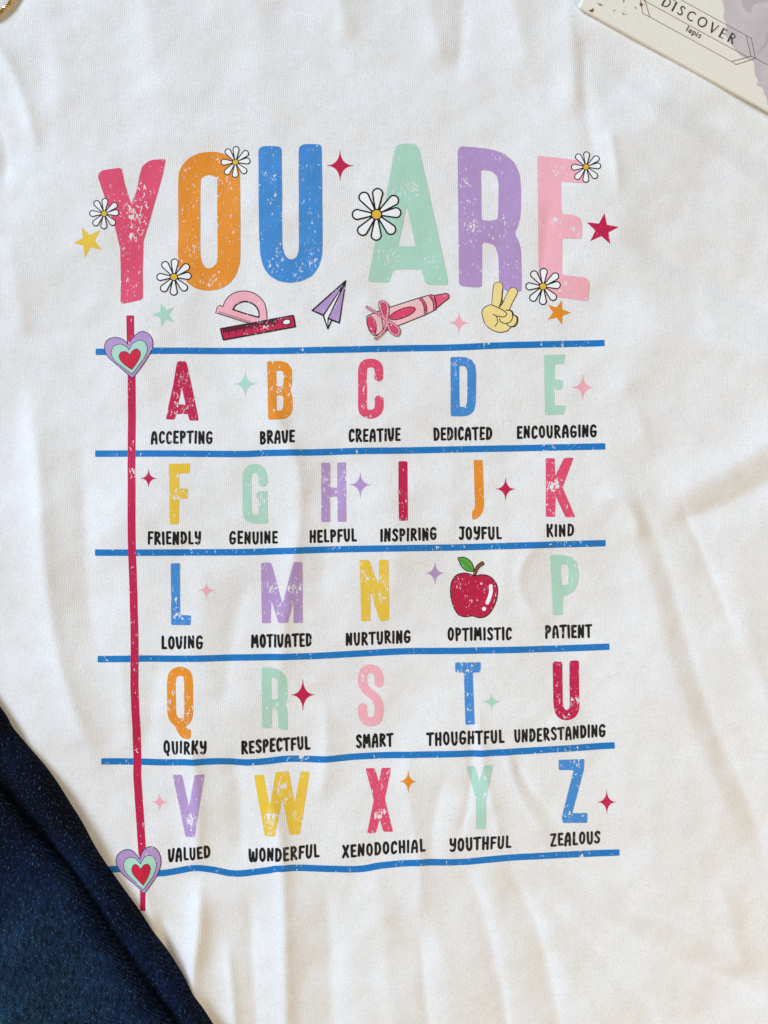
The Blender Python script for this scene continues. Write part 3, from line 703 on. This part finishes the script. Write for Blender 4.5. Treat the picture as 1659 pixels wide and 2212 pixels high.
hl = sp('a1', [(146, 1582), (160, 1560), (188, 1553), (214, 1562), (218, 1580), (204, 1597), (178, 1603), (154, 1598)])
outlined('printed_ruler', rul, [('ruler_face', rul.grow(-.8), CRIM), ('scale_marks', rt, BLAC), ('hole_rim', hl.grow(.6), BLAC), ('hole', hl.grow(-1.6), WHIT)], 'crimson ruler with black scale marks', wear=-.015, layer=4, ow=2.2)
# --- paper plane
pl = fp('a1', [(400, 1478), (693, 1217), (638, 1588), (572, 1563), (538, 1640), (497, 1522)], .4)
outlined('printed_paper_plane', pl, [('left_wing', fp('a1', [(416, 1476), (672, 1248), (499, 1512)], .3), LILA), ('fold', fp('a1', [(507, 1522), (650, 1300), (535, 1545), (534, 1608)], .3), WHIT),
          ('right_wing', fp('a1', [(682, 1262), (632, 1577), (548, 1541)], .3), LILA), ('keel', fp('a1', [(547, 1556), (563, 1562), (543, 1608)], .2), WHIT)], 'lilac paper plane', wear=.0, ow=1.0)
# --- crayon with a bow
body = sp('a1', [(893, 1520), (1040, 1458, 0), (1330, 1365, 0), (1432, 1336, 0), (1455, 1345, 0), (1468, 1400), (1474, 1462, 0), (1380, 1510, 0), (1060, 1640, 0), (945, 1690), (905, 1660), (880, 1600), (876, 1550)])
tip = fp('a1', [(1458, 1343), (1560, 1325), (1586, 1335), (1584, 1365), (1475, 1452)], 2)
def ell(t, x, y, rx, ry, deg):
    a = R(deg); return poly(T(t, [(x + rx * math.cos(q) * math.cos(a) - ry * math.sin(q) * math.sin(a), y + rx * math.cos(q) * math.sin(a) + ry * math.sin(q) * math.cos(a)) for q in np.linspace(0, 2 * math.pi, 28, endpoint=False)]))
def bl_(t, pts, w=1.6): return stroke(spline(T(t, pts), 5), w)
cr = [('wrapper', body.grow(-.8), 'F3BCC0'), ('crayon_tip', tip.grow(-.7), 'E0577A'), ('end_cap', ell('a1', 914, 1602, 30, 76, -16), 'DC4068'),
      ('outline', union([bl_('a1', [(905, 1520), (945, 1570), (955, 1640), (940, 1690)]), bl_('a1', [(965, 1490), (1000, 1540), (1014, 1620), (1010, 1655)]), bl_('a1', [(1325, 1368), (1365, 1430), (1372, 1505)], 1.4), bl_('a1', [(1348, 1360), (1388, 1425), (1394, 1495)], 1.4),
                         bl_('a1', [(1410, 1343), (1446, 1400), (1452, 1468)]), bl_('a1', [(1458, 1345), (1472, 1400), (1476, 1455)])]), BLAC),
      ('label_oval', ell('a1', 1182, 1499, 122, 42, -21), BLAC), ('label_oval', ell('a1', 1182, 1499, 114, 35, -21), 'DC4068'),
      ('band', bl_('a1', [(1337, 1368), (1377, 1430), (1383, 1495)], 3.6), 'D8486C'), ('band', bl_('a1', [(1428, 1345), (1458, 1400), (1463, 1458)], 4.2), 'D8486C')]
bow = [[(1045, 1560), (1015, 1520), (990, 1450), (990, 1410), (1020, 1402), (1050, 1425), (1055, 1480), (1045, 1560)], [(1045, 1560), (960, 1500), (878, 1452)],
       [(1045, 1565), (1100, 1590), (1150, 1635), (1145, 1680), (1115, 1685), (1075, 1650), (1045, 1565)], [(1045, 1565), (1030, 1640), (950, 1720)]]
cr.append(('bow_loops', sp('a1', bow[0][:-1]) | sp('a1', bow[2][:-1]), 'D8486C')); cr.append(('bow_outline', union([bl_('a1', q, 6.0) for q in bow]), BLAC)); cr.append(('bow', union([bl_('a1', q, 4.0) for q in bow]), 'EE8FA4'))
outlined('printed_crayon', body | tip, cr, 'pink crayon tied with a bow', wear=.0, layer=2)
# --- hand making a peace sign
f1 = stroke(T('a2', [(338, 1480), (342, 1380), (352, 1266)]), (21, 19)); f2 = stroke(T('a2', [(395, 1490), (440, 1390), (480, 1312)]), (17, 18))
palm = sp('a2', [(214, 1500), (235, 1448), (300, 1424), (370, 1446), (430, 1462), (470, 1480), (485, 1512), (515, 1530), (517, 1575), (495, 1608), (462, 1614), (430, 1646), (370, 1660), (300, 1640), (242, 1590)])
ln = union([bl_('a2', [(300, 1426), (350, 1448), (400, 1475), (425, 1503), (402, 1528), (345, 1522), (306, 1506)], 1.9), bl_('a2', [(415, 1470), (462, 1478), (477, 1520), (462, 1565), (420, 1586), (375, 1572), (363, 1545)], 1.9),
            bl_('a2', [(482, 1512), (512, 1535), (510, 1575), (478, 1612), (440, 1606), (425, 1586)], 1.9), bl_('a2', [(338, 1528), (348, 1570), (322, 1612)], 1.7), bl_('a2', [(388, 1290), (380, 1380), (358, 1450)], 1.7), bl_('a2', [(358, 1450), (400, 1385)], 1.5)])
outlined('printed_peace_hand', f1 | f2 | palm, [('finger', f2, SKIN), ('finger', f1, SKIN), ('palm', palm.grow(-.3), SKIN), ('outline', ln, BLAC)], 'pale yellow hand making a peace sign', wear=-.03, layer=4)
# --- apple standing in for the letter O
ap = sp('c2', [(150, 262), (210, 250), (280, 266), (333, 325), (346, 400), (325, 500), (270, 590), (200, 622), (130, 606), (60, 612), (5, 590), (-35, 520), (-58, 420), (-54, 330), (-18, 262), (50, 236), (110, 245)])
leaf = sp('c2', [(4, 104, 0), (60, 100), (112, 133), (136, 180), (141, 219, 0), (80, 214), (38, 180), (18, 140)])
stem = stroke(spline(T('c2', [(148, 255), (158, 215), (182, 175), (222, 146)]), 5), (4.5, 6.5), True, .5)
outlined('printed_apple', ap | leaf | stem, [('leaf', leaf.grow(-.7), GREE), ('apple_skin', ap.grow(-.8), 'B8123F'), ('stem_outline', stem.grow(.9), BLAC), ('stem', stem.grow(-.4), BROW),
          ('leaf_vein', bl_('c2', [(30, 122), (80, 160), (120, 205)], .9), '1E4A14'),
          ('shine', stroke(spline(T('c2', [(287, 348), (287, 410), (258, 492)]), 5), 8), 'F6F4F0'), ('shine', ell('c2', 230, 545, 18, 18, 0), 'F6F4F0')], 'crimson apple with a green leaf standing for the letter O', wear=.0, layer=2)

# ------------------------------------------------------------------ jeans
def denim():
    m, nt, b = new_mat('indigo_denim'); tc = nd(nt, 'ShaderNodeTexCoord').outputs['Object']
    mp = nd(nt, 'ShaderNodeMapping'); mp.inputs['Rotation'].default_value = (0, 0, R(-52)); nt.links.new(tc, mp.inputs[0])
    w = nd(nt, 'ShaderNodeTexWave', wave_type='BANDS', bands_direction='X'); w.inputs['Scale'].default_value = 1 / .0011 / 3.183
    w.inputs['Distortion'].default_value = 2.5; w.inputs['Detail'].default_value = 2; w.inputs['Detail Scale'].default_value = 2; nt.links.new(mp.outputs[0], w.inputs[0])
    mp2 = nd(nt, 'ShaderNodeMapping'); mp2.inputs['Rotation'].default_value = (0, 0, R(12)); mp2.inputs['Scale'].default_value = (1, .38, 1); nt.links.new(tc, mp2.inputs[0])
    sl = noise(nt, mp2.outputs[0], 700, 3, .7); fade = noise(nt, tc, 22, 4, .55); fib = noise(nt, mp2.outputs[0], 1500, 1, .5)
    # whiskering fade of the thigh: a patch of real wear low on the left
    geo = nd(nt, 'ShaderNodeSeparateXYZ'); nt.links.new(tc, geo.inputs[0])
    du = math_n(nt, 'MULTIPLY', math_n(nt, 'SUBTRACT', geo.outputs[0], wx(20)), 8); dv = math_n(nt, 'MULTIPLY', math_n(nt, 'SUBTRACT', geo.outputs[1], wy(2140)), 8.5)
    dd = math_n(nt, 'SQRT', math_n(nt, 'ADD', math_n(nt, 'MULTIPLY', du, du), math_n(nt, 'MULTIPLY', dv, dv)))
    patch = math_n(nt, 'SUBTRACT', 1.0, dd); patch.node.use_clamp = True
    fd = math_n(nt, 'ADD', math_n(nt, 'MULTIPLY', patch, .58), math_n(nt, 'MULTIPLY', math_n(nt, 'SUBTRACT', fade, .42), .9))
    c = ramp(nt, fd, [(.0, (.0005, .0011, .005)), (.30, (.0014, .0046, .020)), (.62, (.006, .020, .044)), (.98, (.04, .088, .105))])
    c = mix(nt, .85, c, ramp(nt, math_n(nt, 'MULTIPLY_ADD', sl, 1.1, math_n(nt, 'MULTIPLY', w.outputs['Fac'], .30)), [(.5, (.15, .17, .22)), (.67, (.9, .9, .9)), (.82, (4.0, 3.9, 3.4))]), 'MULTIPLY')
    sm = math_n(nt, 'MULTIPLY', math_n(nt, 'SUBTRACT', fib, .63), 9); sm.node.use_clamp = True
    c = mix(nt, math_n(nt, 'MULTIPLY', sm, .55), c, (.09, .16, .24, 1))
    nt.links.new(c, b.inputs['Base Color']); b.inputs['Roughness'].default_value = .9; b.inputs['Specular IOR Level'].default_value = .1
    bp = nd(nt, 'ShaderNodeBump'); bp.inputs['Strength'].default_value = .8; bp.inputs['Distance'].default_value = .0003
    nt.links.new(math_n(nt, 'MULTIPLY_ADD', sl, 1.0, w.outputs['Fac']), bp.inputs['Height']); nt.links.new(bp.outputs[0], b.inputs['Normal'])
    return m
M_DENIM = denim()
jeans = bpy.data.objects.new('jeans', None); col.objects.link(jeans); jeans.location = (wx(100), wy(2100), 0)
jeans['label'] = 'dark indigo denim jeans folded over the lower left corner of the shirt'; jeans['category'] = 'jeans'
jeans.empty_display_size = .05
def leg(edge, prof, seed, name='trouser_leg'):
    """edge: outline in the picture; prof: (distance inwards, height m) across the cloth"""
    p = spline(edge, 12)
    seg = np.hypot(*(p[1:] - p[:-1]).T); cum = np.concatenate([[0], np.cumsum(seg)]); n = int(cum[-1] / 7)
    t = np.linspace(0, cum[-1], n); E = np.stack([np.interp(t, cum, p[:, 0]), np.interp(t, cum, p[:, 1])], 1)
    pr = np.array(prof, float); q = np.linspace(0, 1, 110); kx = np.linspace(0, 1, len(pr))
    # resample the profile by arc length
    pl_ = spline([tuple(a) for a in np.stack([pr[:, 0], pr[:, 1] / S], 1)], 8)
    sl = np.hypot(*(pl_[1:] - pl_[:-1]).T); cc = np.concatenate([[0], np.cumsum(sl)]); g = cc[-1] * q ** 1.5
    D = np.interp(g, cc, pl_[:, 0]); Z = np.interp(g, cc, pl_[:, 1])
    dirv = np.array([-.83, .56])
    rs = np.random.RandomState(seed); ph = rs.rand(12) * 6.28
    V = []
    for i in range(n):
        k = 1 - (.008 / CAM_Z)                      # outline is seen at the rolled edge's height
        eu, ev = CU + (E[i, 0] - CU) * k + dirv[0] * 13, CV + (E[i, 1] - CV) * k + dirv[1] * 13
        wob = .8 * math.sin(t[i] * .021 + ph[0]) + .5 * math.sin(t[i] * .05 + ph[1])
        for d, z in zip(D, Z):
            u = eu + dirv[0] * d; v = ev + dirv[1] * d
            s_ = min(1, max(0, (d - 5) / 60))
            bump = s_ * (3.2 * math.sin(u * .018 + v * .011 + ph[2]) + 2.2 * math.sin(u * .031 - v * .012 + ph[3]) + 1.2 * math.sin(u * .05 + v * .043 + ph[4]))
            hs = np.interp(v, [1500, 1850, 2250], [.9, 1.15, 1.4])
            V.append((wx(u + wob * (1 - s_)), wy(v), (z * hs + bump) * S))
    m_ = len(D); F = []
    for i in range(n - 1):
        for j in range(m_ - 1):
            a = i * m_ + j; F.append((a, a + m_, a + m_ + 1, a + 1))
    me = bpy.data.meshes.new(name); me.from_pydata(V, [], F); me.polygons.foreach_set('use_smooth', [True] * len(F)); me.update()
    o = link(name, me, jeans, M_DENIM); o.matrix_parent_inverse = jeans.matrix_basis.inverted()
    return o
OUT = [(-330, 1130), (-160, 1320), (0, 1525), (30, 1575), (100, 1658), (170, 1762), (208, 1830), (253, 1899), (298, 1958), (327, 2000), (376, 2072), (426, 2146), (466, 2214), (560, 2380), (660, 2540)]
INN = [(-330, 1330), (-160, 1510), (0, 1680), (39, 1720), (104, 1800), (179, 1884), (223, 1950), (268, 2018), (327, 2104), (387, 2181), (410, 2214), (470, 2330), (560, 2500)]
leg(OUT, [(26, -.0035), (6, -.0025), (-1, .0015), (1, .006), (10, .0095), (26, .0105), (50, .0085), (75, .006), (110, .005), (300, .005), (560, .004), (600, -.004)], 4)
leg(INN, [(30, .0045), (8, .0055), (0, .009), (3, .0125), (14, .0155), (34, .017), (70, .0165), (130, .016), (300, .0175), (520, .014), (600, .006), (620, -.004)], 7)

# ------------------------------------------------------------------ makeup box
ANG = 28.7; ca, sa = math.cos(R(ANG)), math.sin(R(ANG))
BT = .0040                                     # top face height above z = 0
BK = 1 - BT / CAM_Z
def cz(x, y): return (x * .27249 + 1206.9, y * .27249)      # enlarged crop -> reference units
def loc(u, v):                                  # card-local (along, up) -> reference units
    return (1249 + u * ca + v * sa, 14 + u * sa - v * ca)
def onbox(p): return (CU + (p[0] - CU) * BK, CV + (p[1] - CV) * BK)
def bevel_box(name, w, h, t, r):
    """rounded carton: stacked rounded-rectangle rings"""
    rings = []
    for off, z in ((r, 0), (r * .3, r * .3), (0, r), (0, t - r), (r * .3, t - r * .3), (r, t)):
        ring = []
        for (cx, cy, a0) in ((w - 6, 6, -90), (w - 6, h - 6, 0), (6, h - 6, 90), (6, 6, 180)):
            for k in range(6):
                a = R(a0 + k * 18); rr = 6 - off * .99
                ring.append((cx + rr * math.cos(a), cy + rr * math.sin(a), z))
        rings.append(ring)
    n = len(rings[0]); V = [p for r_ in rings for p in r_]; F = [list(range(n))[::-1], [5 * n + i for i in range(n)]]
    for k in range(5):
        for i in range(n): F.append([k * n + i, k * n + (i + 1) % n, (k + 1) * n + (i + 1) % n, (k + 1) * n + i])
    return V, F
V, F = bevel_box('box', 560, 330, 12, 3.5)
W = []
for (u, v, z) in V:
    p = onbox(loc(u, v)); W.append((wx(p[0]), wy(p[1]), BT - (12 - z) * S))
me = bpy.data.meshes.new('palette_box'); me.from_pydata(W, [], F); me.update()
m, nt, b = new_mat('cream_card'); tc = nd(nt, 'ShaderNodeTexCoord').outputs['Object']
nt.links.new(ramp(nt, noise(nt, tc, 900, 2, .6), [(.3, (.80, .755, .655)), (.7, (.85, .81, .71))]), b.inputs['Base Color']); b.inputs['Roughness'].default_value = .5
box = link('makeup_box', me, None, m, label='cream cosmetics box with grey marbling and the word DISCOVER beside the shirt print', category='box')
def flat_mat(name, c, rough=.5, metal=0, var=None):
    m, nt, b = new_mat(name); b.inputs['Roughness'].default_value = rough; b.inputs['Metallic'].default_value = metal
    tc = nd(nt, 'ShaderNodeTexCoord').outputs['Object']
    c2 = var or tuple(x * .8 for x in c[:3])
    nt.links.new(ramp(nt, noise(nt, tc, 60, 4, .6, .8), [(.35, c2), (.6, c[:3])]), b.inputs['Base Color'])
    return m
M_MARB = flat_mat('marbling', (.62, .565, .56), .5, 0, (.53, .48, .50)); M_MARB2 = flat_mat('dark_marbling', (.50, .455, .48), .5, 0, (.45, .41, .45)); M_COP = flat_mat('copper_foil', (.26, .13, .075), .45, .25)
M_INK = flat_mat('navy_ink', (.018, .014, .04)); M_GOLDF = flat_mat('gold_foil', (.42, .22, .05), .3, .7); M_DOT = flat_mat('white_speck', (.8, .76, .7))
boxtop = Sh(lambda X: sd_poly(X, np.array([loc(2, 2), loc(557, 2), loc(557, 327), loc(2, 327)])), bbox(np.array([loc(2, 2), loc(557, 2), loc(557, 327), loc(2, 327)])))
def boxprint(name, sh, mat, layer, step=.9, label=None):
    sh2 = Sh(lambda X: sh.f(np.stack([CU + (X[:, 0] - CU) / BK, CV + (X[:, 1] - CV) / BK], 1)), (sh.bb[0] * BK - 5, sh.bb[1] * BK - 1, sh.bb[2] + 1, sh.bb[3] + 12))
    me = shape_mesh(name, sh2, step, lambda u, v: np.full(len(u), BT + .00005 + layer * .00004))
    o = link(name, me, box, mat)
    if label: o['label'] = label
    return o
marb = poly(spline([cz(*p) for p in [(1270, -420), (1290, -150), (1255, -60), (1300, 20), (1312, 90), (1306, 140), (1330, 200), (1320, 270), (1360, 340), (1420, 420), (1480, 462), (1535, 480), (1552, 530), (1556, 590), (1580, 640), (1566, 672), (1615, 700), (1628, 745), (1648, 775), (1655, 830), (1690, 900), (1800, 930), (1960, 1000), (2300, 900), (2200, -300)]], 4, True)) & boxtop
boxprint('marbling', marb, M_MARB, 0, 1.8)
boxprint('marbling', poly(spline([cz(*p) for p in [(1450, -200), (1455, 20), (1480, 80), (1520, 100), (1530, 60), (1560, 30), (1640, 15), (1700, 30), (1800, -100)]], 5, True)) & boxtop, M_MARB2, 1, 1.2, 'darker grey swirl')
boxprint('marbling', poly(spline([cz(*p) for p in [(1575, 425), (1605, 380), (1635, 330), (1640, 270), (1700, 190), (1780, 210), (1720, 300), (1665, 330), (1620, 390)]], 5, True)) & boxtop, M_MARB2, 1, 1.0, 'darker grey swirl')
# frame lines (symmetric about u = 247)
FR = [[(146, 119), (348, 119)], [(146, 54.3), (348, 54.3)], [(116, 79.5), (373, 79.5)], [(348, 119), (379, 85)], [(348, 119), (360.5, 119.3)], [(360.5, 119.3), (389.5, 85.7)], [(379, 85), (373, 79.5)],
      [(379, 85), (389.5, 85.7)], [(347.5, 54.5), (359, 53.4)], [(347.5, 54.5), (379, 85)], [(359, 53.4), (389.5, 85.7)], [(389.5, 85.7), (560, 87)],
      [(146, 119), (115, 85)], [(146, 119), (134, 119.3)], [(134, 119.3), (104.5, 85.7)], [(115, 85), (121, 79.5)], [(146.5, 54.5), (129, 53.6)], [(146.5, 54.5), (115, 85)], [(129, 53.6), (104.5, 85.7)], [(104.5, 85.7), (2, 87)]]
boxprint('frame_lines', union([stroke([loc(*a), loc(*b)], 1.1) for a, b in FR]), M_COP, 2, .55)
# lettering with thick stems and thin joins
OP = {'D': (17, [([(2.2, 0), (2.2, 20)], 2.2), ([(2.2, 20), (9, 19.3), (14, 15.5), (15.6, 10), (14, 4.5), (9, .7), (2.2, 0)], 1.5)]),
      'I': (5, [([(2, 0), (2, 20)], 2.3)]),
      'S': (13, [([(10.5, 17.5), (7, 19.6), (3.4, 18.3), (2.4, 15), (4.5, 12), (8.5, 9), (10.4, 5.8), (9, 1.8), (5.2, .2), (1.3, 2)], 1.7)]),
      'C': (18, [([(16, 17.5), (11.5, 19.6), (6, 18), (2.6, 13.5), (2.4, 7.5), (5.5, 2.2), (11, .3), (16, 2.3)], 1.7)]),
      'O': (21, [([(10.5, 20), (5, 18), (2, 13), (2, 7), (5, 2), (10.5, 0), (16, 2), (19, 7), (19, 13), (16, 18), (10.5, 20)], 1.8)]),
      'V': (18, [([(1.5, 20), (9, 0)], 2.2), ([(9, 0), (16, 20)], 1.1)]),
      'E': (13, [([(2.2, 0), (2.2, 20)], 2.2), ([(2.2, 19.5), (11, 19.5)], 1.2), ([(2.2, 10.3), (10, 10.3)], 1.2), ([(2.2, .5), (11.4, .5)], 1.2)]),
      'R': (15, [([(2.2, 0), (2.2, 20)], 2.2), ([(2.2, 19.5), (8, 19.2), (11, 15.5), (8.5, 11), (2.8, 10.2)], 1.3), ([(6, 10), (13, 0)], 2.1)])}
def card_word(txt, table, u0, v0, gap, sc=1):
    out = []; x = u0
    for c in txt:
        w, st = table[c]
        for pts, th in st:
            P = [loc(x + a * sc, v0 + b_ * sc) for a, b_ in pts]
            out.append(stroke(spline(P, 4) if len(P) > 3 else P, th * sc * 1.3 + .15))
        x += (w + gap) * sc
    return union(out), x
sh, xe = card_word('DISCOVER', OP, 155, 89, 8.2); boxprint('printed_word', sh, M_INK, 3, .6, 'navy word DISCOVER')
LP = {'l': (3, [([(1, 0), (1, 12.5)], 1.4)]), 'a': (7.5, [([(1.2, 7), (4, 8), (6, 6.4), (6, 0)], 1.2), ([(6, 4.8), (2, 4.3), (1, 2), (2.8, .2), (6, 1.6)], 1.2)]),
      'p': (7.5, [([(1.2, 8), (1.2, -4)], 1.3), ([(1.2, 6), (3.6, 8), (6.3, 6), (6.3, 2.3), (3.8, .2), (1.2, 1.6)], 1.2)]), 'i': (3, [([(1.2, 0), (1.2, 7.8)], 1.4), ([(1.2, 11), (1.2, 11.2)], 1.7)]),
      's': (6, [([(5, 7), (3, 8), (1.3, 6.3), (3.2, 4.3), (5, 2.4), (3.5, .2), (1, 1)], 1.2)])}
sh, xe = card_word('lapis', LP, 229, 65.5, 2.6, .92); boxprint('printed_word', sh, M_INK, 3, .5, 'small navy word lapis')
fl = [poly([cz(*p) for p in [(236, 82), (258, 78), (277, 64), (272, 94), (255, 96)]])]
rnd = random.Random(5)
for (x, y, n_, rr) in [(328, 42, 8, 24), (435, 82, 3, 8), (520, 88, 9, 30), (500, 4, 6, 16), (655, 36, 5, 14), (915, 10, 7, 16), (610, 62, 3, 10), (380, -40, 14, 40), (560, -60, 16, 50)]:
    for k in range(n_):
        a = rnd.random() * 6.28; q = rnd.random() ** .5 * rr; x0, y0 = x + math.cos(a) * q, y + math.sin(a) * q; l = rnd.uniform(2, 8); a2 = rnd.random() * 3.14
        fl.append(stroke([cz(x0, y0), cz(x0 + l * math.cos(a2), y0 + l * math.sin(a2))], rnd.uniform(.6, 1.5)))
fl.append(poly([cz(*p) for p in [(640, 30), (652, 22), (664, 34), (656, 50), (644, 44)]]))
boxprint('gold_flecks', union(fl) & boxtop, M_GOLDF, 4, .5)
dots = []
for k in range(70):
    x = rnd.uniform(1330, 1760); y = rnd.uniform(-60, 800)
    if x < 1330 + max(0, y - 250) * .45: continue
    dots.append(stroke([cz(x, y), cz(x + .6, y)], rnd.choice([.5, .7, .9, 1.5])))
boxprint('white_specks', union(dots) & boxtop & marb, M_DOT, 4, .45)

# ------------------------------------------------------------------ gold hoop
def hoop():
    cu, cv, Rr, r = -72, -66, 123.0, 4.3
    n, k = 260, 7; V = []; F = []
    an = np.linspace(0, 2 * math.pi, n, endpoint=False); hz = hgt(cu + Rr * np.cos(an), cv + Rr * np.sin(an))
    zc0 = np.array([np.mean(np.take(hz, range(i - 9, i + 10), mode='wrap')) for i in range(n)]) - ZREF + r + 1.0
    for i in range(n):
        a = 2 * math.pi * i / n; tw = i * .42
        for j in range(k):
            b_ = 2 * math.pi * j / k + tw; rr = r * (1 + .10 * ((i + j) % 2))
            q = Rr + rr * math.cos(b_)
            V.append((wx(cu + q * math.cos(a)), wy(cv + q * math.sin(a)), (zc0[i] + rr * math.sin(b_)) * S))
    for i in range(n):
        for j in range(k):
            a = i * k + j; b_ = i * k + (j + 1) % k; c = ((i + 1) % n) * k + (j + 1) % k; d = ((i + 1) % n) * k + j
            F.append((a, d, c, b_))
    me = bpy.data.meshes.new('hoop_earring'); me.from_pydata(V, [], F); me.update()
    m, nt, b = new_mat('polished_gold'); tc = nd(nt, 'ShaderNodeTexCoord').outputs['Object']
    nt.links.new(ramp(nt, noise(nt, tc, 300, 2), [(.3, (.85, .57, .17)), (.7, (1.0, .76, .3))]), b.inputs['Base Color'])
    b.inputs['Metallic'].default_value = 1; b.inputs['Roughness'].default_value = .12
    link('hoop_earring', me, None, m, label='thin twisted gold hoop lying at the top left corner of the shirt', category='earring')
hoop()
